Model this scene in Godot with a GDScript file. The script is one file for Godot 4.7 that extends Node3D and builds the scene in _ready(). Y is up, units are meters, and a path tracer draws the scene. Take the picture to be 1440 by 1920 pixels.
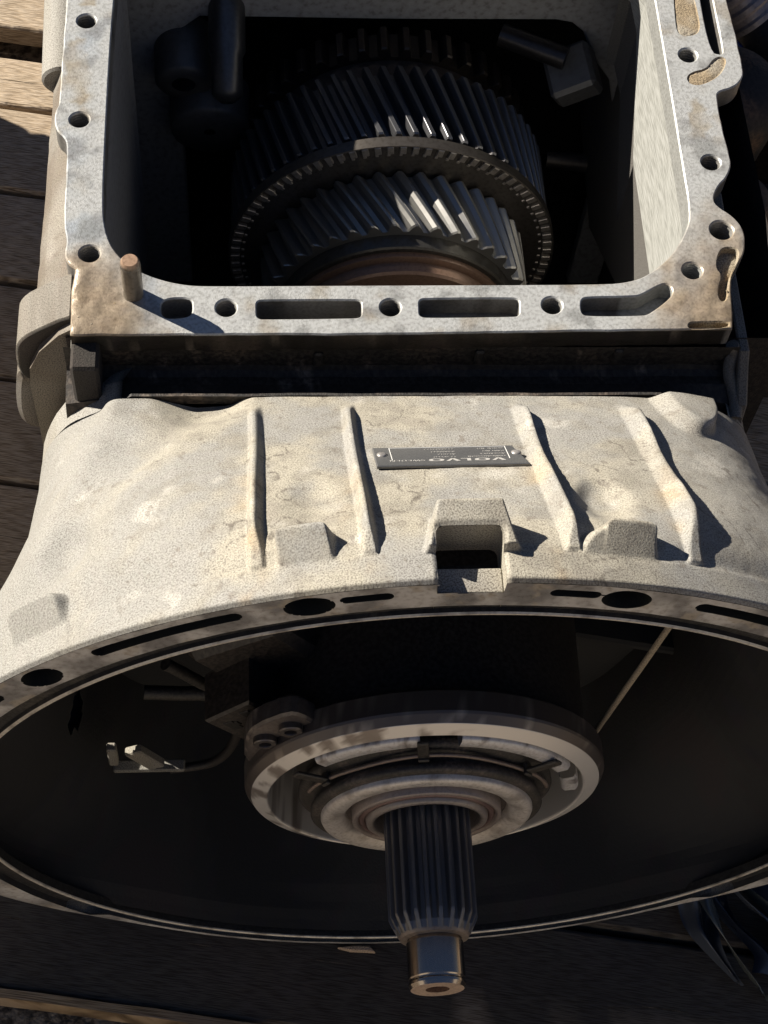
extends Node3D

const H := 0.2            # height of the machined top face above the shaft axis
const SUN := Vector3(0.751, -0.488, 0.443)
var M := {}
var noise_a := FastNoiseLite.new()
var noise_b := FastNoiseLite.new()
var noise_c := FastNoiseLite.new()
var rng := RandomNumberGenerator.new()
var used := {}

# ------------------------------------------------------------------ mesh helper
class MB:
	var v := PackedVector3Array()
	var n := PackedVector3Array()
	var c := PackedColorArray()
	var uv := PackedVector2Array()
	var col := Color(1, 1, 1)
	var tint = null
	func pc(p: Vector3) -> Color:
		if tint != null:
			return tint.call(p)
		return col
	func tri_n(a: Vector3, b: Vector3, d: Vector3, na: Vector3, nb: Vector3, nd: Vector3):
		var g := (b - a).cross(d - a)
		if g.dot(na + nb + nd) > 0.0:
			v.append(a); v.append(d); v.append(b)
			n.append(na); n.append(nd); n.append(nb)
			c.append(pc(a)); c.append(pc(d)); c.append(pc(b))
		else:
			v.append(a); v.append(b); v.append(d)
			n.append(na); n.append(nb); n.append(nd)
			c.append(pc(a)); c.append(pc(b)); c.append(pc(d))
	func quad_n(a: Vector3, b: Vector3, d: Vector3, e: Vector3, na: Vector3, nb: Vector3, nd: Vector3, ne: Vector3):
		tri_n(a, b, d, na, nb, nd)
		tri_n(a, d, e, na, nd, ne)
	# flat quad, outward given roughly by o
	func quad(a: Vector3, b: Vector3, d: Vector3, e: Vector3, o: Vector3):
		var m := (d - a).cross(e - b)
		if m.length_squared() < 1e-16:
			return
		m = m.normalized()
		if m.dot(o) < 0.0:
			m = -m
		tri_n(a, b, d, m, m, m)
		tri_n(a, d, e, m, m, m)
	func tri(a: Vector3, b: Vector3, d: Vector3, o: Vector3):
		var m := (b - a).cross(d - a)
		if m.length_squared() < 1e-18:
			return
		m = m.normalized()
		if m.dot(o) < 0.0:
			m = -m
		tri_n(a, b, d, m, m, m)
	func box(ct: Vector3, s: Vector3, bev := 0.001, bs := Basis.IDENTITY):
		var h := s * 0.5
		var k := Vector3(h.x - bev, h.y - bev, h.z - bev)
		for ax in 3:
			var u := (ax + 1) % 3
			var w := (ax + 2) % 3
			for sg in [-1.0, 1.0]:
				var ps: Array[Vector3] = []
				for q in [[-1, -1], [1, -1], [1, 1], [-1, 1]]:
					var p := Vector3.ZERO
					p[ax] = sg * h[ax]; p[u] = q[0] * k[u]; p[w] = q[1] * k[w]
					ps.append(ct + bs * p)
				var o := Vector3.ZERO
				o[ax] = sg
				quad(ps[0], ps[1], ps[2], ps[3], bs * o)
			for s1 in [-1.0, 1.0]:
				for s2 in [-1.0, 1.0]:
					var ps: Array[Vector3] = []
					for q in [[0, -1], [0, 1], [1, 1], [1, -1]]:
						var p := Vector3.ZERO
						p[ax] = q[1] * k[ax]
						if q[0] == 0:
							p[u] = s1 * h[u]; p[w] = s2 * k[w]
						else:
							p[u] = s1 * k[u]; p[w] = s2 * h[w]
						ps.append(ct + bs * p)
					var o := Vector3.ZERO
					o[u] = s1; o[w] = s2
					quad(ps[0], ps[1], ps[2], ps[3], bs * o)
		for sx in [-1.0, 1.0]:
			for sy in [-1.0, 1.0]:
				for sz in [-1.0, 1.0]:
					var sg := Vector3(sx, sy, sz)
					tri(ct + bs * (sg * Vector3(h.x, k.y, k.z)), ct + bs * (sg * Vector3(k.x, h.y, k.z)), ct + bs * (sg * Vector3(k.x, k.y, h.z)), bs * sg)
	# profile of Vector2(radius, along) turned round axis; basis z = axis
	func lathe(prof: Array, seg := 48, ct := Vector3.ZERO, bs := Basis.IDENTITY, smooth := false, a0 := 0.0, a1 := TAU):
		var m := prof.size()
		var sn := []
		for i in m - 1:
			var d: Vector2 = prof[i + 1] - prof[i]
			sn.append(Vector2(d.y, -d.x).normalized() * -1.0)
		for i in m - 1:
			var p: Vector2 = prof[i]
			var q: Vector2 = prof[i + 1]
			var np: Vector2 = sn[i]
			var nq: Vector2 = sn[i]
			if smooth:
				if i > 0: np = (sn[i - 1] + sn[i]).normalized()
				if i < m - 2: nq = (sn[i] + sn[i + 1]).normalized()
			for k in seg:
				var t0 := a0 + (a1 - a0) * k / seg
				var t1 := a0 + (a1 - a0) * (k + 1) / seg
				var e0 := Vector3(cos(t0), sin(t0), 0)
				var e1 := Vector3(cos(t1), sin(t1), 0)
				var Z := Vector3(0, 0, 1)
				quad_n(ct + bs * (e0 * p.x + Z * p.y), ct + bs * (e1 * p.x + Z * p.y), ct + bs * (e1 * q.x + Z * q.y), ct + bs * (e0 * q.x + Z * q.y),
					bs * (e0 * np.x + Z * np.y), bs * (e1 * np.x + Z * np.y), bs * (e1 * nq.x + Z * nq.y), bs * (e0 * nq.x + Z * nq.y))
	func tube(ps: Array, rad: float, seg := 10, caps := true):
		var up := Vector3(0.13, 0.97, 0.2).normalized()
		var rings := []
		for i in ps.size():
			var d: Vector3
			if i == 0: d = ps[1] - ps[0]
			elif i == ps.size() - 1: d = ps[i] - ps[i - 1]
			else: d = ps[i + 1] - ps[i - 1]
			d = d.normalized()
			var x := up.cross(d)
			if x.length() < 0.1: x = Vector3(1, 0, 0).cross(d)
			x = x.normalized()
			var y := d.cross(x)
			up = y
			var ring := []
			for k in seg:
				var a := TAU * k / seg
				ring.append(x * cos(a) + y * sin(a))
			rings.append(ring)
		for i in ps.size() - 1:
			for k in seg:
				var k2 := (k + 1) % seg
				var a: Vector3 = rings[i][k]; var b: Vector3 = rings[i][k2]
				var d: Vector3 = rings[i + 1][k2]; var e: Vector3 = rings[i + 1][k]
				quad_n(ps[i] + a * rad, ps[i] + b * rad, ps[i + 1] + d * rad, ps[i + 1] + e * rad, a, b, d, e)
		if caps:
			for i in [0, ps.size() - 1]:
				var o: Vector3 = (ps[0] - ps[1]) if i == 0 else (ps[i] - ps[i - 1])
				for k in seg:
					tri(ps[i], ps[i] + rings[i][k] * rad, ps[i] + rings[i][(k + 1) % seg] * rad, o)
	# polygon in a plane given by frame (o, ux, uy, un), extruded towards -un by depth, edge bevel
	func prism(poly: Array, o: Vector3, ux: Vector3, uy: Vector3, un: Vector3, depth: float, bev := 0.001):
		var ins := MB.offset_loop(poly, bev)
		var pk := PackedVector2Array(ins)
		var ix := Geometry2D.triangulate_polygon(pk)
		var f := func(p: Vector2, d: float) -> Vector3: return o + ux * p.x + uy * p.y - un * d
		for t in range(0, ix.size(), 3):
			tri(f.call(ins[ix[t]], 0.0), f.call(ins[ix[t + 1]], 0.0), f.call(ins[ix[t + 2]], 0.0), un)
			tri(f.call(ins[ix[t]], depth), f.call(ins[ix[t + 1]], depth), f.call(ins[ix[t + 2]], depth), -un)
		var cen := Vector2.ZERO
		for p in poly: cen += p
		var sg := 1.0 if MB.area(poly) > 0 else -1.0
		for i in poly.size():
			var j := (i + 1) % poly.size()
			var e: Vector2 = (poly[j] - poly[i])
			var on := Vector2(e.y, -e.x) * sg
			var o3 := ux * on.x + uy * on.y
			o3 = o3.normalized()
			quad(f.call(ins[i], 0.0), f.call(ins[j], 0.0), f.call(poly[j], bev), f.call(poly[i], bev), o3 + un)
			quad(f.call(poly[i], bev), f.call(poly[j], bev), f.call(poly[j], depth - bev), f.call(poly[i], depth - bev), o3)
			quad(f.call(ins[i], depth), f.call(ins[j], depth), f.call(poly[j], depth - bev), f.call(poly[i], depth - bev), o3 - un)
	static func area(l: Array) -> float:
		var s := 0.0
		for i in l.size():
			var a: Vector2 = l[i]
			var b: Vector2 = l[(i + 1) % l.size()]
			s += a.x * b.y - b.x * a.y
		return s * 0.5
	# move a closed loop inwards (towards its own inside) by d
	static func offset_loop(l: Array, d: float) -> Array:
		var sg := 1.0 if area(l) > 0 else -1.0
		var out := []
		var m := l.size()
		for i in m:
			var a: Vector2 = l[(i + m - 1) % m]
			var b: Vector2 = l[i]
			var e: Vector2 = l[(i + 1) % m]
			var d1 := (b - a).normalized()
			var d2 := (e - b).normalized()
			var n1 := Vector2(-d1.y, d1.x) * sg
			var n2 := Vector2(-d2.y, d2.x) * sg
			var nn := n1 + n2
			var dn: float = max(nn.dot(n1), 0.5)
			out.append(b + nn * (d / dn))
		return out
	func mesh() -> ArrayMesh:
		var a := []
		a.resize(Mesh.ARRAY_MAX)
		a[Mesh.ARRAY_VERTEX] = v
		a[Mesh.ARRAY_NORMAL] = n
		a[Mesh.ARRAY_COLOR] = c
		if uv.size() == v.size():
			a[Mesh.ARRAY_TEX_UV] = uv
		var am := ArrayMesh.new()
		am.add_surface_from_arrays(Mesh.PRIMITIVE_TRIANGLES, a)
		return am

func put(called: String, mesh: Mesh, mat: Material, parent: Node3D) -> MeshInstance3D:
	var o := MeshInstance3D.new()
	o.mesh = mesh
	o.material_override = mat
	o.name = called
	if parent.has_node(NodePath(called)):
		var k := 1
		while parent.has_node(NodePath("%s_%03d" % [called, k])):
			k += 1
		o.name = "%s_%03d" % [called, k]
	o.cast_shadow = GeometryInstance3D.SHADOW_CASTING_SETTING_ON
	parent.add_child(o, true)
	return o

func thing(called: String, label: String, category: String, group := "") -> Node3D:
	var o := Node3D.new()
	o.name = called
	add_child(o, true)
	o.set_meta("label", label)
	o.set_meta("category", category)
	if group != "":
		o.set_meta("group", group)
	return o

func chaikin(l: Array, it := 2, closed := true) -> Array:
	var cur := l
	for k in it:
		var nx := []
		var m := cur.size()
		for i in (m if closed else m - 1):
			var a: Vector2 = cur[i]
			var b: Vector2 = cur[(i + 1) % m]
			nx.append(a.lerp(b, 0.25))
			nx.append(a.lerp(b, 0.75))
		cur = nx
	return cur

func resample(l: Array, step: float) -> Array:
	var out := []
	var m := l.size()
	for i in m:
		var a: Vector2 = l[i]
		var b: Vector2 = l[(i + 1) % m]
		var k: int = max(1, int(round(a.distance_to(b) / step)))
		for j in k:
			out.append(a.lerp(b, float(j) / k))
	# drop near-duplicates
	var o2 := []
	for p in out:
		if o2.is_empty() or (p as Vector2).distance_to(o2[-1]) > step * 0.3:
			o2.append(p)
	if (o2[0] as Vector2).distance_to(o2[-1]) < step * 0.3:
		o2.pop_back()
	return o2

func circle2(c: Vector2, r: float, seg := 28, ry := -1.0, ang := 0.0) -> Array:
	var out := []
	if ry < 0.0: ry = r
	for k in seg:
		var a := TAU * k / seg
		out.append(c + Vector2(cos(a) * r, sin(a) * ry).rotated(ang))
	return out

func slot_arc(r: float, a0: float, a1: float, hw: float) -> Array:
	var out := []
	var m := int(max(4, abs(a1 - a0) / 1.0))
	for k in m + 1:
		var a := deg_to_rad(lerpf(a0, a1, float(k) / m))
		out.append(Vector2(cos(a), sin(a)) * (r + hw))
	for k in m + 1:
		var a := deg_to_rad(lerpf(a1, a0, float(k) / m))
		out.append(Vector2(cos(a), sin(a)) * (r - hw))
	return resample(chaikin(out, 2), 0.0018)

# flat plate with holes; to3(p, depth) places it; holes: [loop, depth, kind] kind 0 plain, 1 threaded, 2 shallow pocket
func plate(st: MB, pockets: MB, outline: Array, holes: Array, to3: Callable, up: Vector3, depth: float, bev: float, grid: float, bump: Callable):
	var o_in := MB.offset_loop(outline, bev)
	var pts := PackedVector2Array(o_in)
	var polys := [PackedVector2Array(o_in)]
	var bnd: PackedVector2Array = PackedVector2Array(o_in)
	for h in holes:
		var ho := MB.offset_loop(h[0], -bev)
		h.append(ho)
		pts.append_array(PackedVector2Array(ho))
		bnd.append_array(PackedVector2Array(ho))
		polys.append(PackedVector2Array(ho))
	var nb := pts.size()
	var lo: Vector2 = outline[0]
	var hi: Vector2 = outline[0]
	for p in outline:
		lo = lo.min(p); hi = hi.max(p)
	var nx := int((hi.x - lo.x) / grid)
	var ny := int((hi.y - lo.y) / grid)
	var md := grid * 0.55
	for i in nx:
		for j in ny:
			var p := lo + Vector2((i + 0.5 + rng.randf_range(-0.3, 0.3)) * grid, (j + 0.5 + rng.randf_range(-0.3, 0.3)) * grid)
			if not Geometry2D.is_point_in_polygon(p, polys[0]): continue
			var ok := true
			for k in range(1, polys.size()):
				if Geometry2D.is_point_in_polygon(p, polys[k]):
					ok = false
					break
			if not ok: continue
			for b in bnd:
				if absf(b.x - p.x) < md and absf(b.y - p.y) < md:
					ok = false
					break
			if ok: pts.append(p)
	var ix := Geometry2D.triangulate_delaunay(pts)
	var hgt := PackedFloat32Array()
	for k in pts.size():
		hgt.append(bump.call(pts[k]) if k >= nb else 0.0)
	# vertex normals from the bumps
	var vn := PackedVector3Array()
	vn.resize(pts.size())
	var keep := []
	for t in range(0, ix.size(), 3):
		var a := pts[ix[t]]; var b := pts[ix[t + 1]]; var d := pts[ix[t + 2]]
		var cc := (a + b + d) / 3.0
		if not Geometry2D.is_point_in_polygon(cc, polys[0]): continue
		var ok := true
		for k in range(1, polys.size()):
			if Geometry2D.is_point_in_polygon(cc, polys[k]):
				ok = false
				break
		if not ok: continue
		keep.append(t)
		var A: Vector3 = to3.call(a, -hgt[ix[t]]); var B: Vector3 = to3.call(b, -hgt[ix[t + 1]]); var D: Vector3 = to3.call(d, -hgt[ix[t + 2]])
		var g := (B - A).cross(D - A)
		if g.dot(up) < 0: g = -g
		for k in 3: vn[ix[t + k]] += g
	for t in keep:
		var P := []
		var N := []
		for k in 3:
			P.append(to3.call(pts[ix[t + k]], -hgt[ix[t + k]]))
			N.append(vn[ix[t + k]].normalized())
		st.tri_n(P[0], P[1], P[2], N[0], N[1], N[2])
	loop_wall(st, outline, o_in, to3, up, depth, bev, 1.0)
	for h in holes:
		if h[2] == 2:
			loop_wall(pockets, h[0], h[3], to3, up, h[1], bev, -1.0)
			pocket_floor(pockets, h[0], to3, up, h[1])
		elif h[2] == 1:
			loop_wall(st, h[0], h[3], to3, up, bev * 1.2, bev, -1.0)
			thread_wall(st, h[0], to3, bev, h[1])
		else:
			loop_wall(st, h[0], h[3], to3, up, h[1], bev, -1.0)
			if h[2] == 0:
				pocket_floor(st, h[0], to3, up, h[1])

func loop_wall(st: MB, loop: Array, inner: Array, to3: Callable, up: Vector3, depth: float, bev: float, sgn: float):
	var m := loop.size()
	var sg := 1.0 if MB.area(loop) > 0 else -1.0
	var ns := []
	for i in m:
		var a: Vector2 = loop[(i + m - 1) % m]
		var b: Vector2 = loop[(i + 1) % m]
		var e := (b - a).normalized()
		var n2 := Vector2(e.y, -e.x) * sg * sgn
		var z: Vector3 = to3.call(Vector2.ZERO, 0.0)
		ns.append((to3.call(n2, 0.0) - z).normalized())
	for i in m:
		var j := (i + 1) % m
		var n0: Vector3 = ns[i]; var n1: Vector3 = ns[j]
		var b0 := (n0 + up).normalized(); var b1 := (n1 + up).normalized()
		st.quad_n(to3.call(inner[i], 0.0), to3.call(inner[j], 0.0), to3.call(loop[j], bev), to3.call(loop[i], bev), b0, b1, b1, b0)
		var dm := minf(bev + 0.0009, depth)
		st.quad_n(to3.call(loop[i], bev), to3.call(loop[j], bev), to3.call(loop[j], dm), to3.call(loop[i], dm), n0, n1, n1, n0)
		if depth > dm:
			st.quad_n(to3.call(loop[i], dm), to3.call(loop[j], dm), to3.call(loop[j], depth), to3.call(loop[i], depth), n0, n1, n1, n0)

func thread_wall(st: MB, loop: Array, to3: Callable, d0: float, depth: float):
	var c := Vector2.ZERO
	for p in loop: c += p
	c /= loop.size()
	var rows := int(depth / 0.001)
	var m := loop.size()
	for r in rows:
		var da := d0 + r * 0.001
		var db := d0 + (r + 1) * 0.001
		var ka := 1.0 if r % 2 == 0 else 0.93
		var kb := 0.93 if r % 2 == 0 else 1.0
		for i in m:
			var j := (i + 1) % m
			var p0: Vector2 = loop[i]; var p1: Vector2 = loop[j]
			var A: Vector3 = to3.call(c + (p0 - c) * ka, da); var B: Vector3 = to3.call(c + (p1 - c) * ka, da)
			var D: Vector3 = to3.call(c + (p1 - c) * kb, db); var E: Vector3 = to3.call(c + (p0 - c) * kb, db)
			st.quad(A, B, D, E, to3.call(c, (da + db) * 0.5) - A)

func pocket_floor(st: MB, loop: Array, to3: Callable, up: Vector3, depth: float):
	var pk := PackedVector2Array(loop)
	var lo: Vector2 = loop[0]
	var hi: Vector2 = loop[0]
	for p in loop:
		lo = lo.min(p); hi = hi.max(p)
	var nb := pk.size()
	var g := 0.0022
	for i in int((hi.x - lo.x) / g) + 1:
		for j in int((hi.y - lo.y) / g) + 1:
			var p := lo + Vector2((i + rng.randf()) * g, (j + rng.randf()) * g)
			if not Geometry2D.is_point_in_polygon(p, PackedVector2Array(loop)): continue
			var ok := true
			for k in range(0, nb, 2):
				if pk[k].distance_to(p) < g * 0.6:
					ok = false
					break
			if ok: pk.append(p)
	var ix := Geometry2D.triangulate_delaunay(pk)
	var poly := PackedVector2Array(loop)
	for t in range(0, ix.size(), 3):
		var cc := (pk[ix[t]] + pk[ix[t + 1]] + pk[ix[t + 2]]) / 3.0
		if not Geometry2D.is_point_in_polygon(cc, poly): continue
		var P := []
		for k in 3:
			var q := pk[ix[t + k]]
			var bump := (noise_b.get_noise_2d(q.x * 4000.0, q.y * 4000.0)) * 0.0007 + noise_b.get_noise_2d(q.x * 900.0, q.y * 900.0) * 0.0006
			P.append(to3.call(q, depth - (bump + 0.0004 if ix[t + k] >= nb else 0.0)))
		st.tri(P[0], P[1], P[2], up)

# ------------------------------------------------------------------ materials
func ntex(type: int, freq: float, stops: Array, seed: int, size := 768, oct := 4, as_n := false, bump := 4.0) -> NoiseTexture2D:
	var fnl := FastNoiseLite.new()
	fnl.noise_type = type
	fnl.frequency = freq
	fnl.seed = seed
	fnl.fractal_octaves = oct
	fnl.fractal_type = FastNoiseLite.FRACTAL_FBM
	if type == FastNoiseLite.TYPE_CELLULAR:
		fnl.cellular_return_type = FastNoiseLite.RETURN_DISTANCE
	var t := NoiseTexture2D.new()
	t.width = size; t.height = size
	t.seamless = true
	t.generate_mipmaps = true
	t.noise = fnl
	if as_n:
		t.as_normal_map = true
		t.bump_strength = bump
	else:
		var g := Gradient.new()
		var off := PackedFloat32Array(); var cs := PackedColorArray()
		for s in stops:
			off.append(s[0]); cs.append(s[1])
		g.offsets = off; g.colors = cs
		t.color_ramp = g
	return t

func mat(albedo: Color, rough: float, metal := 0.0, tex: Texture2D = null, scale := 8.0, nrm: Texture2D = null, nscale := 0.6, rtex: Texture2D = null, vcol := true, spec := 0.5) -> StandardMaterial3D:
	var m := StandardMaterial3D.new()
	m.albedo_color = albedo
	m.roughness = rough
	m.metallic = metal
	m.metallic_specular = spec
	m.vertex_color_use_as_albedo = vcol
	if tex: m.albedo_texture = tex
	if nrm:
		m.normal_enabled = true
		m.normal_texture = nrm
		m.normal_scale = nscale
	if rtex:
		m.roughness_texture = rtex
	if tex or nrm or rtex:
		m.uv1_triplanar = true
		m.uv1_scale = Vector3.ONE * scale
	return m

func g(x: float) -> Color: return Color(x, x, x)

func make_materials():
	var S := FastNoiseLite.TYPE_SIMPLEX_SMOOTH
	var C := FastNoiseLite.TYPE_CELLULAR
	var speck := ntex(S, 0.085, [[0.0, Color(0.42, 0.40, 0.37)], [0.36, Color(0.74, 0.72, 0.69)], [0.5, Color(0.92, 0.905, 0.88)], [0.68, Color(0.98, 0.97, 0.94)], [1.0, Color(1, 1, 0.97)]], 3, 1024, 4)
	var mott := ntex(S, 0.04, [[0.0, Color(0.78, 0.77, 0.75)], [0.4, Color(0.92, 0.92, 0.91)], [0.6, Color(0.98, 0.98, 0.97)], [1.0, Color(1, 1, 1)]], 5, 1024, 6)
	var wear := ntex(S, 0.05, [[0.0, Color(0.72, 0.7, 0.68)], [0.4, Color(0.92, 0.91, 0.9)], [1.0, Color(1, 1, 1)]], 6, 512, 5)
	var grime := ntex(S, 0.03, [[0.0, Color(0.25, 0.23, 0.22)], [0.42, Color(0.6, 0.58, 0.56)], [0.6, Color(0.85, 0.83, 0.8)], [1.0, Color(1, 0.98, 0.95)]], 7, 1024, 6)
	var n_cast := ntex(S, 0.08, [], 11, 1024, 4, true, 5.0)
	var n_fine := ntex(S, 0.2, [], 12, 512, 3, true, 2.0)
	var r_mot := ntex(S, 0.02, [[0.0, g(0.55)], [0.5, g(0.8)], [1.0, g(1.0)]], 13, 512, 5)
	M.cast = mat(g(1), 0.8, 0.0, speck, 10.5, n_cast, 0.24)
	M.machined = mat(g(1), 0.5, 0.25, mott, 9.0, n_fine, 0.25, r_mot)
	M.dust = mat(g(1), 0.95, 0.0, speck, 9.0, n_cast, 0.4)
	M.oily = mat(g(1), 0.7, 0.0, grime, 8.0, n_cast, 0.35)
	M.inner = mat(g(1), 0.9, 0.0, null, 5.0, n_cast, 0.2, null, true, 0.25)
	M.face = mat(g(1), 0.6, 0.0, wear, 9.0, n_fine, 0.4)
	M.steel = mat(g(1), 0.36, 0.85, null, 6.0, null, 0.2, null)
	M.steel_worn = mat(g(1), 0.5, 0.35, wear, 14.0, n_fine, 0.2, r_mot)
	M.steel_dark = mat(g(1), 0.35, 0.7, wear, 10.0, n_fine, 0.1)
	M.rubber = mat(g(1), 0.6, 0.0, grime, 12.0, n_fine, 0.3)
	M.plastic = mat(g(1), 0.5, 0.0, grime, 9.0, n_fine, 0.15)
	# long milling streaks, stretched along the wall through its own coordinates
	var streak := ntex(S, 0.03, [[0.0, Color(0.7, 0.7, 0.68)], [0.42, Color(0.86, 0.86, 0.84)], [0.6, Color(0.96, 0.96, 0.94)], [1.0, Color(1, 1, 1)]], 21, 768, 5)
	M.milled = mat(g(1), 0.45, 0.2)
	M.milled.albedo_texture = streak
	M.milled.uv1_triplanar = false
	M.bulk = mat(g(1), 0.45, 0.3, wear, 6.0, n_fine, 0.15)
	# weathered boards
	var grain := ntex(S, 0.06, [[0.0, Color(0.42, 0.36, 0.3)], [0.33, Color(0.7, 0.65, 0.58)], [0.5, Color(0.9, 0.86, 0.8)], [0.62, Color(0.98, 0.95, 0.91)], [1.0, Color(1, 1, 1)]], 31, 1024, 4)
	var n_grain := ntex(S, 0.06, [], 31, 1024, 4, true, 7.0)
	M.wood = mat(g(1), 0.9)
	M.wood.albedo_texture = grain
	M.wood.normal_enabled = true
	M.wood.normal_texture = n_grain
	M.wood.normal_scale = 0.3
	M.wood.uv1_triplanar = false
	M.ground = mat(g(1), 0.95, 0.0, grime, 3.0, n_cast, 0.6)
	M.foil = mat(g(1), 0.2, 0.0, null, 4.0, null, 0.3)
	M.print = mat(g(1), 0.5, 0.0)
	M.label = mat(g(1), 0.4, 0.6, mott, 30.0, n_fine, 0.2)

# ------------------------------------------------------------------ colour of surfaces (dirt, dust, bare metal, some painted shade)
func fbm(nz: FastNoiseLite, p: Vector3, s: float) -> float:
	return nz.get_noise_3d(p.x * s, p.y * s, p.z * s)

func ss(a: float, b: float, x: float) -> float:
	return smoothstep(a, b, x)

func col_cast(p: Vector3) -> Color:
	var a := fbm(noise_a, p, 1400.0)
	var b := fbm(noise_b, p, 3200.0)
	var grey := Color(0.285, 0.282, 0.272)
	var tan_ := Color(0.355, 0.335, 0.287)
	var k := ss(-0.28, 0.3, a + 0.35 * b)
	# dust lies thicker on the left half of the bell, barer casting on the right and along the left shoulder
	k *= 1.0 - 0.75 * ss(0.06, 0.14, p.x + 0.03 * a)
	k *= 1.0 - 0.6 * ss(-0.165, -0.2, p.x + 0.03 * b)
	var c := grey.lerp(tan_, k)
	# dirt worked into the skin: patches of a centimetre or two with ragged edges
	var dirt := ss(0.02, 0.34, fbm(noise_c, p + Vector3(0.7, 0.2, 0.4), 4200.0) + 0.35 * a)
	c = c.lerp(Color(0.215, 0.2, 0.175), dirt * 0.45)
	var pale := ss(0.3, 0.62, fbm(noise_c, p, 2600.0))
	c = c.lerp(Color(0.50, 0.49, 0.465), pale * 0.6)
	# hairline stains and scratches in the casting skin
	var ln := absf(noise_b.get_noise_3d(p.x * 1500.0 + 40.0, p.y * 1500.0, p.z * 900.0))
	c = c.lerp(Color(0.12, 0.105, 0.09), (1.0 - ss(0.004, 0.014, ln)) * ss(-0.05, 0.2, a) * 0.85)
	var sp := fbm(noise_c, p + Vector3(3, 1, 2), 11000.0)
	c = c.lerp(Color(0.17, 0.15, 0.13), ss(0.34, 0.5, sp) * 0.6)
	return c

var stains := []

func col_flange(p: Vector3) -> Color:
	var a := fbm(noise_a, p, 1800.0)
	var b := fbm(noise_b, p, 4200.0)
	var c := Color(0.45, 0.45, 0.44).lerp(Color(0.38, 0.405, 0.435), ss(0.0, 0.5, a + 0.4 * b) * ss(-0.1, -0.15, p.x))
	c = c.lerp(Color(0.21, 0.205, 0.2), ss(0.10, 0.40, b + 0.5 * a) * 0.65)
	c = c.lerp(Color(0.29, 0.24, 0.175), ss(0.22, 0.5, fbm(noise_c, p, 2400.0)) * 0.55)
	var sc := absf(noise_c.get_noise_3d(p.x * 900.0, 7.0, p.z * 5200.0))
	c = c.lerp(Color(0.2, 0.195, 0.19), (1.0 - ss(0.006, 0.03, sc)) * 0.45 * ss(-0.1, 0.2, b))
	# brown dust crust at both front corners
	var dl := ss(0.05, 0.015, Vector2(p.x + 0.183, (p.z + 0.20) * 0.7).length() + 0.014 * a + 0.012 * b)
	var dr := ss(0.075, 0.02, Vector2(p.x - 0.172, (p.z + 0.205) * 0.8).length() + 0.018 * a + 0.014 * b)
	c = c.lerp(Color(0.25, 0.18, 0.11), clampf(dl + dr, 0.0, 1.0) * 0.85)
	for poly in stains:
		if Geometry2D.is_point_in_polygon(Vector2(p.x, p.z) + Vector2(a, b) * 0.006, poly):
			c = c.lerp(Color(0.31, 0.255, 0.18), ss(-0.5, 0.5, fbm(noise_c, p, 3800.0)) * 0.75)
	if p.y < H - 0.0012:
		# casting below the faced edge: oily tone, darkened for shade in front and holes
		if p.x > 0.1 and p.x < 0.1515 and p.z < -0.21:
			return Color(0.30, 0.30, 0.29)
		if p.z > -0.1985 and p.x < 0.155:
			return col_oil_shade(p)
		return Color(0.21, 0.20, 0.19).lerp(Color(0.12, 0.11, 0.1), ss(0.0, 0.4, b))
	return c

func col_dust(p: Vector3) -> Color:
	var b := fbm(noise_b, p, 3600.0)
	return Color(0.29, 0.23, 0.155).lerp(Color(0.33, 0.30, 0.25), ss(-0.2, 0.4, b))

func col_oil_shade(p: Vector3) -> Color:  # near-black oily dirt, also reused as painted shade on parts of the casting
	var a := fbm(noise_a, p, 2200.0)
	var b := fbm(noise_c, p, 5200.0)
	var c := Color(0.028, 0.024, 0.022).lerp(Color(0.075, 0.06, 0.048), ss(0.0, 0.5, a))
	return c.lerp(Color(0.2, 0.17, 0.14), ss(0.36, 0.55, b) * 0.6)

func col_face(p: Vector3) -> Color:
	if p.z < -0.0022: return col_oil_shade(p)  # shade of recesses put into the colour
	var a := fbm(noise_a, p, 2600.0)
	var b := fbm(noise_c, p, 5200.0)
	var c := Color(0.50, 0.49, 0.47).lerp(Color(0.20, 0.195, 0.19), ss(-0.25, 0.3, a))
	return c.lerp(Color(0.36, 0.32, 0.26), ss(0.18, 0.45, b) * 0.8)

# ------------------------------------------------------------------ bell housing
func rho(th: float) -> float:
	var c := absf(cos(th)); var s := absf(sin(th))
	var a := 0.218 if cos(th) < 0.0 else 0.188
	var b := 0.184 if sin(th) > 0.0 else 0.24
	return pow(pow(c / a, 5.0) + pow(s / b, 5.0), -0.2)

# the mouth flange grows narrow along the bottom
func rcut(th: float) -> float:
	return 0.026 * ss(-0.34, -0.80, sin(th))

func rbase(th: float, z: float) -> float:
	return rbase0(th, z) - rcut(th)

func rbase0(th: float, z: float) -> float:
	if z > -0.002: return 0.2895 - z
	if z > -0.0165: return 0.2915 - (-0.002 - z) * 0.20
	if z > -0.019: return 0.2886 - (-0.0165 - z) / 0.0025 * 0.0010
	var t := clampf((-0.019 - z) / 0.146, 0.0, 1.0)
	var n := 2.0 + 3.0 * pow(t, 0.7)
	var a := lerpf(0.2876, 0.218, 1.0 - pow(1.0 - t, 3.0)) if cos(th) < 0.0 else lerpf(0.2876, 0.188, 1.0 - pow(1.0 - t, 3.6))
	var b := lerpf(0.2876, 0.184 if sin(th) > 0.0 else 0.24, t)
	var r := pow(pow(absf(cos(th)) / a, n) + pow(absf(sin(th)) / b, n), -1.0 / n)
	return smin(r, 0.2876 - 0.012 * t, 0.010 * minf(t * 8.0, 1.0) + 0.0001)

func smin(a: float, b: float, k: float) -> float:
	var h := maxf(k - absf(a - b), 0.0) / k
	return minf(a, b) - h * h * k * 0.25

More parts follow.
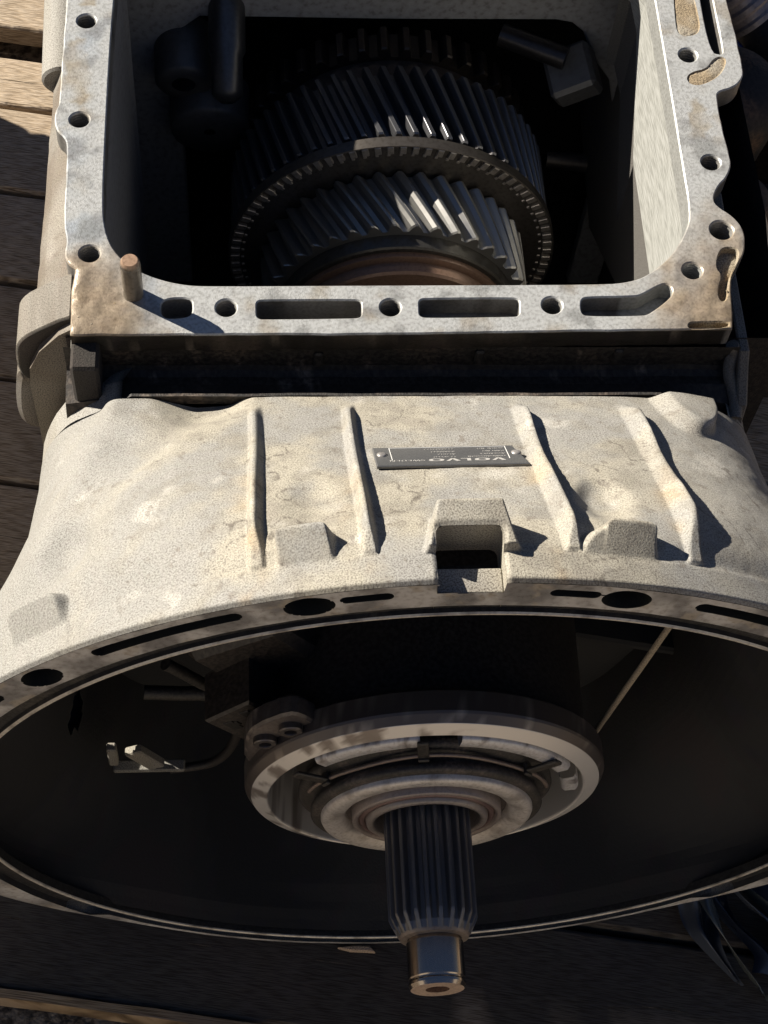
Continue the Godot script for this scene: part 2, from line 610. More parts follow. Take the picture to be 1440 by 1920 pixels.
func rbox(x: float, z: float, x0: float, x1: float, z0: float, z1: float, r: float) -> float:
	var cx := (x0 + x1) * 0.5; var cz := (z0 + z1) * 0.5
	var q := Vector2(absf(x - cx) - (x1 - x0) * 0.5 + r, absf(z - cz) - (z1 - z0) * 0.5 + r)
	return Vector2(maxf(q.x, 0), maxf(q.y, 0)).length() + minf(maxf(q.x, q.y), 0.0) - r

const RIBS := [[-0.0955, 0.0044, 0.0070, 0.0, -0.10], [-0.0480, 0.0060, 0.0088, 0.15, -0.100], [0.0392, 0.0074, 0.0098, 0.22, -0.098], [0.0966, 0.0074, 0.0106, 0.34, -0.092]]

func bell_r(th: float, z: float) -> float:
	var rb := rbase(th, z)
	if sin(th) < 0.15:
		return rb
	var x := rb * cos(th)
	var d := 0.0
	var p := Vector3(x, 0, z)
	if z < -0.0175:
		d += noise_a.get_noise_2d(x * 1500.0, z * 1500.0) * 0.0010 + noise_b.get_noise_2d(x * 5200.0, z * 5200.0) * 0.00022
		var zf := ss(-0.158, -0.142, z)
		var t := clampf((z + 0.15) / 0.13, 0.0, 1.0)
		for r in RIBS:
			var dx: float = x - r[0] - 0.0005 * sin(z * 45.0 + r[0] * 60.0)
			if absf(dx) < 0.016:
				var hh: float = lerpf(r[1], r[2], t) * zf * (1.0 - (r[3] as float) * exp(-pow((z - (r[4] as float)) / 0.022, 2.0)))
				var k := 1.0 - ss(0.0002, 0.0052, -dx) if dx < 0.0 else 1.0 - ss(0.0009, 0.0031, dx)
				d += hh * k
		# scooped pockets behind the bolt bosses
		if z < -0.03 and z > -0.09:
			var e1 := Vector2((x + 0.0705) / 0.0135, (z + 0.058) / 0.020).length()
			d -= 0.0034 * (1.0 - ss(0.15, 1.25, e1))
			var e2 := Vector2((x - 0.0625) / 0.0135, (z + 0.059) / 0.019).length()
			d -= 0.0060 * (1.0 - ss(0.25, 1.2, e2))
			var e3 := Vector2((x + 0.186) / 0.0135, (z + 0.060) / 0.020).length()
			d -= 0.0050 * (1.0 - ss(0.2, 1.2, e3))
		# round bolt bumps near the joint
		if z < -0.12:
			var b1 := Vector2((x - 0.130) / 0.0165, (z + 0.166) / 0.034).length()
			d += 0.0085 * (1.0 - ss(0.72, 1.12, b1))
			var b2 := Vector2((x + 0.122) / 0.022, (z + 0.166) / 0.030).length()
			d -= 0.0060 * (1.0 - ss(0.4, 1.2, b2))
			var b3 := Vector2((x + 0.155) / 0.02, (z + 0.160) / 0.03).length()
			d += 0.0065 * (1.0 - ss(0.3, 1.2, b3))
		# long shallow fold running down the left shoulder
		if x < -0.10:
			var a := Vector2(-0.112, -0.157); var b := Vector2(-0.172, -0.062)
			var q := Vector2(x, z); var u := clampf((q - a).dot(b - a) / (b - a).length_squared(), 0.0, 1.0)
			var ds := (q - a.lerp(b, u)).dot(Vector2(-0.845, -0.535))
			d -= 0.0030 * ss(-0.003, 0.012, ds) * (1.0 - ss(0.020, 0.050, ds))
			var ds2 := (q - Vector2(-0.205, -0.06)).dot(Vector2(-0.93, -0.36))
			d += 0.0030 * exp(-pow(ds2 / 0.010, 2.0)) * ss(-0.03, -0.07, z)
	var r := rb + d
	var rt := 0.2888 + 0.34 * (-0.0165 - z)
	if z < -0.0165:
		r = smin(r, maxf(rb, 0.2890), 0.003)
		# bolt bosses keep the outline of the flange for some way back
		if z > -0.045:
			var m := 0.0
			m = maxf(m, 1.0 - ss(-0.0008, 0.0016, rbox(x, z, -0.0868, -0.0640, -0.0335, 0.0, 0.003)))
			m = maxf(m, 1.0 - ss(-0.0008, 0.0018, rbox(x, z, 0.0520, 0.0762, -0.0325, 0.0, 0.004)))
			m = maxf(m, (1.0 - ss(0.75, 1.05, Vector2((x - 0.054) / 0.0135, (z + 0.012) / 0.020).length())) * 0.96)
			m = maxf(m, 1.0 - ss(-0.001, 0.002, rbox(x, z, -0.2080, -0.1830, -0.033, 0.0, 0.005)))
			r = lerpf(r, maxf(r, rt), m)
			# raised surround of the square inspection hole
			var hw := lerpf(0.0135, 0.0215, clampf((z + 0.040) / 0.032, 0.0, 1.0))
			var pd := maxf(absf(x + 0.0048) - hw, -0.0395 - z)
			r = lerpf(r, maxf(r, 0.2918 - 0.10 * z), 1.0 - ss(-0.0012, 0.0022, pd))
	if absf(x + 0.006) < 0.03 and z > -0.04:
		var hd := rbox(x, z, -0.0208, 0.0082, -0.0262, 0.02, 0.003)
		r -= 0.0012 * (1.0 - ss(0.0, 0.0016, hd))
	return r

func hole_d(x: float, z: float) -> float:
	return rbox(x, z, -0.0208, 0.0082, -0.0262, 0.02, 0.0034)

func col_bell(p: Vector3) -> Color:
	var c := col_cast(p)
	# scraped bare aluminium on the left shoulder
	for s in [[Vector3(-0.197, 0.155, -0.118), 0.012], [Vector3(-0.196, 0.17, -0.095), 0.010], [Vector3(-0.17, 0.18, -0.122), 0.008]]:
		var q: Vector3 = (p - s[0]) / (s[1] as float)
		var k := ss(1.0, 0.3, q.length() + 0.7 * fbm(noise_c, p, 9000.0))
		c = c.lerp(Color(0.62, 0.62, 0.6), k * 0.8)
	# greyer bare casting round the left shoulder, also darkened to offset strong sun
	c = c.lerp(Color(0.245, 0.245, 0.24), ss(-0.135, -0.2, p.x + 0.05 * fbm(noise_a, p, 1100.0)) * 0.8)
	# rusty wash marks below the first and last ribs
	for s in [[-0.100, 0.006], [-0.053, 0.005], [0.034, 0.005], [0.094, 0.006]]:
		var k2 := exp(-pow((p.x - s[0]) / s[1], 2.0)) * ss(-0.11, -0.05, p.z) * ss(-0.1, 0.35, fbm(noise_b, p, 1800.0))
		c = c.lerp(Color(0.34, 0.25, 0.15), k2 * 0.7)
	return c

func build_bell(root: Node3D):
	var ths := PackedFloat32Array()
	var t := 19.0
	while t < 163.0:
		ths.append(deg_to_rad(t))
		t += 0.14 if t > 40.0 and t < 122.0 else 0.215
	while t < 378.5:
		ths.append(deg_to_rad(t))
		t += 0.4 if t > 170.0 and t < 226.0 else 1.6
	var zs := PackedFloat32Array([-0.0002, -0.0008, -0.0014, -0.0020, -0.0030])
	var z := -0.0042
	while z > -0.1652:
		zs.append(z)
		z -= 0.00116
	zs.append(-0.1655)
	var nt := ths.size(); var nz := zs.size()
	var V := PackedVector3Array(); V.resize(nt * nz)
	var HD := PackedFloat32Array(); HD.resize(nt * nz)
	var sv := SUN.normalized()
	var patch := Vector3(-0.1715, -0.1012, -0.08)
	for i in nt:
		var th := ths[i]
		var c := cos(th); var s := sin(th)
		for j in nz:
			var r := bell_r(th, zs[j])
			var zz := zs[j]
			var hd := 1.0
			var x := r * c
			if s > 0.9 and zz > -0.035 and absf(x) < 0.03:
				hd = hole_d(x, zz)
				if absf(hd) < 0.0007:
					# snap to the rim of the hole so its edge is clean
					var e := 0.0002
					var gx := (hole_d(x + e, zz) - hole_d(x - e, zz)) / (2.0 * e)
					var gz := (hole_d(x, zz + e) - hole_d(x, zz - e)) / (2.0 * e)
					x -= gx * hd; zz -= gz * hd
					hd = 0.0
					V[i * nz + j] = Vector3(x, sqrt(r * r - x * x), zz)
					HD[i * nz + j] = hd
					continue
			V[i * nz + j] = Vector3(r * c, r * s, zz)
			HD[i * nz + j] = hd
	var N := PackedVector3Array(); N.resize(nt * nz)
	var C := PackedColorArray(); C.resize(nt * nz)
	for i in nt:
		var i0 := (i + nt - 1) % nt; var i1 := (i + 1) % nt
		for j in nz:
			var j0: int = max(j - 1, 0); var j1: int = min(j + 1, nz - 1)
			var nn := (V[i1 * nz + j] - V[i0 * nz + j]).cross(V[i * nz + j1] - V[i * nz + j0])
			var p := V[i * nz + j]
			if nn.dot(Vector3(p.x, p.y, 0)) < 0.0: nn = -nn
			N[i * nz + j] = nn.normalized()
			C[i * nz + j] = col_bell(p)
	var I := PackedInt32Array()
	for i in nt:
		var i1 := (i + 1) % nt
		for j in nz - 1:
			var a := i * nz + j; var b := i1 * nz + j; var d := i1 * nz + j + 1; var e := i * nz + j + 1
			if HD[a] <= 0.00001 and HD[b] <= 0.00001 and HD[d] <= 0.00001 and HD[e] <= 0.00001:
				continue
			if sin(ths[i]) < 0.3 and cos(ths[i]) < 0.0:
				var w := (V[a] + V[d]) * 0.5 - patch
				if w.dot(sv) < 0.0 and (w - sv * w.dot(sv)).length() < 0.012:
					continue
			I.append(a); I.append(b); I.append(d)
			I.append(a); I.append(d); I.append(e)
	var arr := []
	arr.resize(Mesh.ARRAY_MAX)
	arr[Mesh.ARRAY_VERTEX] = V
	arr[Mesh.ARRAY_NORMAL] = N
	arr[Mesh.ARRAY_COLOR] = C
	arr[Mesh.ARRAY_INDEX] = I
	var am := ArrayMesh.new()
	am.add_surface_from_arrays(Mesh.PRIMITIVE_TRIANGLES, arr)
	var bell := put("bell_housing", am, M.cast, root)
	# walls of the square inspection hole and the low ledge inside it
	var st := MB.new()
	st.tint = col_cast
	var hp := []
	var rect := [Vector2(-0.0208, -0.0002), Vector2(-0.0208, -0.0262), Vector2(0.0082, -0.0262), Vector2(0.0082, -0.0002)]
	for k in 3:
		var a: Vector2 = rect[k]; var b: Vector2 = rect[k + 1]
		for q in 10:
			hp.append(a.lerp(b, q / 10.0))
	hp.append(rect[3])
	for k in hp.size():
		var p: Vector2 = hp[k]
		var cx := -0.0063; var e := 0.0034
		# rounded rear corners
		if p.y < -0.0262 + e:
			if p.x < -0.0208 + e:
				var ctr := Vector2(-0.0208 + e, -0.0262 + e); var dd := p - ctr
				if dd.x < 0 and dd.y < 0: hp[k] = ctr + dd.normalized() * e
			elif p.x > 0.0082 - e:
				var ctr := Vector2(0.0082 - e, -0.0262 + e); var dd := p - ctr
				if dd.x > 0 and dd.y < 0: hp[k] = ctr + dd.normalized() * e
	for k in hp.size() - 1:
		var a: Vector2 = hp[k]; var b: Vector2 = hp[k + 1]
		var ra := bell_r(atan2(sqrt(0.0847 - a.x * a.x), a.x), minf(a.y, -0.0005)) - 0.0003
		var rb := bell_r(atan2(sqrt(0.0847 - b.x * b.x), b.x), minf(b.y, -0.0005)) - 0.0003
		var ya := sqrt(ra * ra - a.x * a.x); var yb := sqrt(rb * rb - b.x * b.x)
		var o := Vector3(-0.0063 - a.x, 0, -0.012 - a.y)
		st.quad(Vector3(a.x, ya, a.y), Vector3(b.x, yb, b.y), Vector3(b.x, yb - 0.022, b.y), Vector3(a.x, ya - 0.022, a.y), o)
	st.box(Vector3(-0.0063, 0.2750, -0.0064), Vector3(0.0289, 0.010, 0.0120), 0.0006)
	put("inspection_hole", st.mesh(), M.cast, bell)

	# inner shell of the bell, almost evenly near black
	var si := MB.new()
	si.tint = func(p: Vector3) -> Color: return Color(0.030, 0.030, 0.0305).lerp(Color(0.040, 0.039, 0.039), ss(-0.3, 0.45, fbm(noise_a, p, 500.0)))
	var zi := [-0.006, -0.012, -0.019]
	for k in 24: zi.append(-0.019 - 0.141 * (k + 1) / 24.0)
	for k in 360:
		var t0 := TAU * k / 360.0; var t1 := TAU * (k + 1) / 360.0
		for j in zi.size() - 1:
			var q := []
			for w in [[t0, zi[j]], [t1, zi[j]], [t1, zi[j + 1]], [t0, zi[j + 1]]]:
				var r := minf(rbase(w[0], w[1]) - 0.014, 0.2705)
				q.append(Vector3(cos(w[0]) * r, sin(w[0]) * r, w[1]))
			var mid: Vector3 = (q[0] + q[2]) * 0.5
			if mid.x > -0.03 and mid.x < 0.016 and mid.y > 0.2 and mid.z > -0.04:
				continue
			var wq := mid - patch
			if wq.dot(sv) < 0.0 and (wq - sv * wq.dot(sv)).length() < 0.0125:
				continue
			si.quad(q[0], q[1], q[2], q[3], -Vector3(mid.x, mid.y, 0))
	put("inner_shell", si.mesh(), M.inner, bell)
	# back wall of the bell with radial webs
	var sb := MB.new()
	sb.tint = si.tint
	var bw := []
	for k in 120:
		var th := TAU * k / 120.0
		var r := rho(th) - 0.008
		bw.append(Vector2(cos(th) * r, sin(th) * r))
	sb.prism(bw, Vector3(0, 0, -0.158), Vector3(1, 0, 0), Vector3(0, 1, 0), Vector3(0, 0, 1), 0.006, 0.0005)
	for a in [20.0, 62.0, 118.0, 158.0, 196.0, 235.0, 305.0, 340.0]:
		var an := deg_to_rad(a)
		var bs := Basis(Vector3(0, 0, 1), an)
		sb.box(bs * Vector3(0.15, 0, -0.145), Vector3(0.11, 0.008, 0.03), 0.002, bs)
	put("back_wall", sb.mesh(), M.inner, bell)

	# machined mouth ring with cast bolt holes and lightening slots
	var sf := MB.new()
	sf.tint = col_face
	var pk := MB.new()
	pk.tint = col_face
	var shapes := []
	for a in [134.0, 105.4, 77.1, 46.0, 16.0, 164.0, 196.0, 344.0]:
		shapes.append([a, a, 0.2795, 0.0113, 0.0082])
	for q in [[126.8, 111.6, 0.0036], [102.6, 97.9, 0.0030], [84.3, 79.7, 0.0030], [70.2, 52.0, 0.0036], [158.0, 140.0, 0.0036], [42.0, 22.0, 0.0036]]:
		shapes.append([q[0], q[1], 0.2815, q[2], q[2]])
	var to3 := func(p: Vector2, d: float) -> Vector3: return Vector3(p.x, p.y, -d - 0.0001)
	face_grid(sf, shapes, to3, bell)
	var face := put("mouth_face", sf.mesh(), M.face, bell)
	# turned lip inside the face
	var sl := MB.new()
	sl.tint = func(p: Vector3) -> Color:
		var b := fbm(noise_c, p, 6000.0)
		return Color(0.70, 0.66, 0.58).lerp(Color(0.34, 0.31, 0.27), ss(0.1, 0.45, b))
	sl.lathe([Vector2(0.2578, -0.0026), Vector2(0.2572, -0.0018), Vector2(0.2562, -0.0018), Vector2(0.2556, -0.0024), Vector2(0.2556, -0.0032)], 360)
	put("mouth_lip", sl.mesh(), M.steel_worn, bell)
	var sj := MB.new(); sj.col = Color(0.035, 0.033, 0.033)
	sj.lathe([Vector2(0.2556, -0.0032), Vector2(0.2560, -0.009), Vector2(0.262, -0.0095), Vector2(0.2700, -0.0190)], 240)
	put("mouth_bore", sj.mesh(), M.oily, bell)
	var sg := MB.new()
	sg.tint = func(p: Vector3) -> Color:
		return Color(0.022, 0.023, 0.027).lerp(Color(0.06, 0.055, 0.05), ss(0.1, 0.5, fbm(noise_a, p, 3000.0)))
	sg.lathe([Vector2(0.2691, -0.0002), Vector2(0.2684, -0.0040), Vector2(0.2675, -0.0046), Vector2(0.2584, -0.0046), Vector2(0.2578, -0.0026)], 300, Vector3.ZERO, Basis.IDENTITY, false, -0.62, PI + 0.62)
	put("mouth_step", sg.mesh(), M.oily, bell)
	return bell

# signed distance to one opening of the mouth face: [from angle, to angle, radius, half length, half width]
func open_d(p: Vector2, sh: Array) -> float:
	if sh[0] == sh[1]:
		var q := p.rotated(-deg_to_rad(sh[0]))
		var e := Vector2((q.x - sh[2]) / sh[4], q.y / sh[3])
		var l := e.length()
		if l < 0.01: return -0.005
		var gr := Vector2(e.x / sh[4], e.y / sh[3]).length() / l
		return (l - 1.0) / gr
	var an := rad_to_deg(p.angle())
	var ca := deg_to_rad(clampf(an, sh[1] + 0.6, sh[0] - 0.6))
	return p.distance_to(Vector2(cos(ca), sin(ca)) * (sh[2] as float)) - (sh[3] as float)

# annular face on a fine polar grid; its openings are cut out and their rims snapped clean
func face_grid(st: MB, shapes: Array, to3: Callable, bell: Node3D):
	var ths := []
	var t := 12.0
	while t < 168.0:
		ths.append(t); t += 0.2
	while t < 372.0:
		ths.append(t); t += 2.0
	var rs := []
	for k in 21: rs.append(lerpf(0.2691, 0.2895, k / 20.0))
	var nr := rs.size(); var nt := ths.size()
	var P := []; var D := PackedFloat32Array()
	for i in nt:
		var a: float = deg_to_rad(ths[i])
		var near := []
		for sh in shapes:
			if ths[i] > sh[1] - 4.0 and ths[i] < sh[0] + 4.0: near.append(sh)
		for j in nr:
			var p := Vector2(cos(a), sin(a)) * (minf(rs[j], 0.2895 - rcut(a)) if rcut(a) < 0.02 else lerpf(0.2600, 0.2895 - rcut(a), j / (nr - 1.0)))
			var d := 1.0
			for sh in near:
				var dd := open_d(p, sh)
				if dd < d:
					d = dd
					if absf(dd) < 0.00062:
						var e := 0.0001
						var gv := Vector2(open_d(p + Vector2(e, 0), sh) - open_d(p - Vector2(e, 0), sh), open_d(p + Vector2(0, e), sh) - open_d(p - Vector2(0, e), sh)) / (2.0 * e)
						p -= gv.normalized() * dd
						d = 0.0
			P.append(p); D.append(d)
	for i in nt:
		var i1 := (i + 1) % nt
		for j in nr - 1:
			var ix := [i * nr + j, i1 * nr + j, i1 * nr + j + 1, i * nr + j + 1]
			var cut := true
			for k in ix:
				if D[k] > 0.00001: cut = false
			var pm: Vector2 = (P[ix[0]] + P[ix[2]]) * 0.5
			if pm.x > -0.0206 and pm.x < 0.0080 and pm.y > 0.2806: cut = true
			if cut: continue
			var q := []
			for k in ix:
				var p: Vector2 = P[k]
				q.append(to3.call(p, noise_b.get_noise_2d(p.x * 3000.0, p.y * 3000.0) * 0.0002))
			st.quad(q[0], q[1], q[2], q[3], Vector3(0, 0, 1))
	for sh in shapes:
		var loop := []
		if sh[0] == sh[1]:
			var an: float = deg_to_rad(sh[0])
			loop = circle2(Vector2(cos(an), sin(an)) * (sh[2] as float), sh[4], 36, sh[3], an)
		else:
			var m := int(absf(sh[0] - sh[1]) / 0.5)
			for k in m + 1:
				var ca := deg_to_rad(lerpf(sh[1] + 0.6, sh[0] - 0.6, float(k) / m))
				loop.append(Vector2(cos(ca), sin(ca)) * (sh[2] + sh[3]))
			for k in 7:
				var ca := deg_to_rad(sh[0] - 0.6)
				loop.append(Vector2(cos(ca), sin(ca)) * (sh[2] as float) + Vector2(cos(ca + PI * (k + 1) / 8.0), sin(ca + PI * (k + 1) / 8.0)) * (sh[3] as float))
			for k in m + 1:
				var ca := deg_to_rad(lerpf(sh[0] - 0.6, sh[1] + 0.6, float(k) / m))
				loop.append(Vector2(cos(ca), sin(ca)) * (sh[2] - sh[3]))
			for k in 7:
				var ca := deg_to_rad(sh[1] + 0.6)
				loop.append(Vector2(cos(ca), sin(ca)) * (sh[2] as float) - Vector2(cos(ca + PI * (k + 1) / 8.0), sin(ca + PI * (k + 1) / 8.0)) * (sh[3] as float))
		var ho := MB.new(); ho.col = Color(0.03, 0.028, 0.027)  # near-black colour put in for the shade of deep openings
		loop_wall(ho, loop, loop, to3, Vector3(0, 0, 1), 0.0172, 0.0003, -1.0)
		var tr := Geometry2D.triangulate_polygon(PackedVector2Array(loop))
		for k in range(0, tr.size(), 3):
			ho.tri(to3.call(loop[tr[k]], 0.0172), to3.call(loop[tr[k + 1]], 0.0172), to3.call(loop[tr[k + 2]], 0.0172), Vector3(0, 0, 1))
		put("bolt_hole" if sh[0] == sh[1] else "rim_slot", ho.mesh(), M.inner, bell)

# ------------------------------------------------------------------ gears
func gear(st: MB, teeth: int, rt: float, rr: float, z0: float, z1: float, twist: float, phase: float, hub: float, tipw := 0.17, rootw := 0.30, nz := 8):
	# z0 is the front (nearer +z), z1 the rear
	var prof := []
	for k in teeth:
		for q in [[-rootw, rr], [-rootw * 0.86, rr + (rt - rr) * 0.25], [-(rootw + tipw) * 0.49, rr + (rt - rr) * 0.62], [-tipw, rt - 0.0004], [-tipw * 0.8, rt], [tipw * 0.8, rt], [tipw, rt - 0.0004], [(rootw + tipw) * 0.49, rr + (rt - rr) * 0.62], [rootw * 0.86, rr + (rt - rr) * 0.25], [rootw, rr]]:
			prof.append(Vector2((k + q[0]) / teeth * TAU + phase, q[1]))
	var m := prof.size()
	var P := []
	var zl := []
	var cb := 0.0010
	zl.append([z0, cb]); zl.append([z0 - cb, 0.0])
	for j in range(1, nz): zl.append([lerpf(z0 - cb, z1 + cb, float(j) / nz), 0.0])
	zl.append([z1 + cb, 0.0]); zl.append([z1, cb])
	for e in zl:
		var ring := PackedVector3Array()
		for q in prof:
			var a: float = q.x + (e[0] - z0) * twist
			var r: float = q.y - (e[1] if q.y > rr + 0.0002 else 0.0)
			ring.append(Vector3(cos(a) * r, sin(a) * r, e[0]))
		P.append(ring)
	for j in P.size() - 1:
		for i in m:
			var i1 := (i + 1) % m
			var a: Vector3 = P[j][i]; var b: Vector3 = P[j][i1]; var d: Vector3 = P[j + 1][i1]; var e: Vector3 = P[j + 1][i]
			st.quad(a, b, d, e, Vector3(a.x + b.x, a.y + b.y, 0) * 1.0 + Vector3.ZERO)
	for s in [[0, 1.0], [P.size() - 1, -1.0]]:
		for i in m:
			var i1 := (i + 1) % m
			var a: Vector3 = P[s[0]][i]; var b: Vector3 = P[s[0]][i1]
			var ha := Vector3(a.x, a.y, 0).normalized() * hub + Vector3(0, 0, a.z)
			var hb := Vector3(b.x, b.y, 0).normalized() * hub + Vector3(0, 0, b.z)
			st.quad(a, b, hb, ha, Vector3(0, 0, s[1]))

func v3(a: Array) -> Array: return a

func build_gears(root: Node3D):
	var dk := func(p: Vector3) -> Color:
		return Color(0.34, 0.32, 0.30)
	var st := MB.new(); st.col = Color(0.27, 0.26, 0.245)
	gear(st, 40, 0.0905, 0.0838, -0.3585, -0.4040, -5.75, deg_to_rad(75.8), 0.03, 0.085, 0.37)
	var gm := put("front_gear", st.mesh(), M.steel, root)
	var s2 := MB.new(); s2.col = Color(0.24, 0.215, 0.19)
	s2.col = Color(0.12, 0.108, 0.098)  # same steel as its blocks: oily face darkened, blocks painted paler as if lit
	s2.lathe([Vector2(0.05, -0.4062), Vector2(0.1112, -0.4062), Vector2(0.1114, -0.4045), Vector2(0.1118, -0.4042), Vector2(0.1124, -0.4045), Vector2(0.1124, -0.4125), Vector2(0.05, -0.4128)], 168)
	s2.col = Color(0.36, 0.33, 0.30)
	for k in 84:
		var bs := Basis(Vector3(0, 0, 1), TAU * k / 84.0)
		s2.box(bs * Vector3(0.1079, 0, -0.4056), Vector3(0.0064, 0.0043, 0.0028), 0.0004, bs)
		s2.box(bs * Vector3(0.1028, 0.0012, -0.4060), Vector3(0.0022, 0.0022, 0.0012), 0.0003, bs)
	put("tooth_ring", s2.mesh(), M.steel_dark, gm)
	var s3 := MB.new(); s3.col = Color(0.08, 0.075, 0.07)
	s3.lathe([Vector2(0.0300, -0.3480), Vector2(0.0795, -0.3480), Vector2(0.0808, -0.3490), Vector2(0.0808, -0.3590)], 96)
	put("gear_shoulder", s3.mesh(), M.steel_dark, gm)
	var s4 := MB.new(); s4.col = Color(0.2, 0.125, 0.085)
	s4.lathe([Vector2(0.058, -0.332), Vector2(0.074, -0.332), Vector2(0.0755, -0.3335), Vector2(0.0755, -0.338), Vector2(0.0725, -0.3395), Vector2(0.0725, -0.343), Vector2(0.0765, -0.3445), Vector2(0.0765, -0.3482)], 120)
	put("bearing_race", s4.mesh(), M.steel_worn, gm)
	var s5 := MB.new(); s5.col = Color(0.16, 0.158, 0.165)
	gear(s5, 61, 0.1105, 0.1010, -0.4175, -0.4770, -2.97, deg_to_rad(61.6), 0.03, 0.15, 0.34)
	put("rear_gear", s5.mesh(), M.steel, root)
	var s6 := MB.new(); s6.col = Color(0.06, 0.048, 0.04)
	gear(s6, 42, 0.1025, 0.0945, -0.5000, -0.5210, 0.0, deg_to_rad(94.0), 0.03, 0.14, 0.30, 2)
	put("selector_gear", s6.mesh(), M.steel_dark, root)
	var s7 := MB.new(); s7.col = Color(0.1, 0.09, 0.085)
	s7.lathe([Vector2(0.092, -0.4775), Vector2(0.092, -0.4995)], 64)
	put("shaft_collar", s7.mesh(), M.steel_dark, root)
	var s8 := MB.new(); s8.col = Color(0.1, 0.09, 0.085)
	s8.lathe([Vector2(0.055, -0.332), Vector2(0.055, -0.20)], 48)
	put("main_shaft", s8.mesh(), M.steel_dark, root)

# ------------------------------------------------------------------ gear case
func cut_grid(st: MB, a: Vector3, b: Vector3, c: Vector3, d: Vector3, o: Vector3, step: float):
	var nu := int(max(1.0, ceil(a.distance_to(b) / step))); var nv := int(max(1.0, ceil(a.distance_to(d) / step)))
	for i in nu:
		for j in nv:
			var q := []
			for w in [[i, j], [i + 1, j], [i + 1, j + 1], [i, j + 1]]:
				var u := float(w[0]) / nu; var v := float(w[1]) / nv
				q.append(a.lerp(b, u).lerp(d.lerp(c, u), v))
			st.quad(q[0], q[1], q[2], q[3], o)

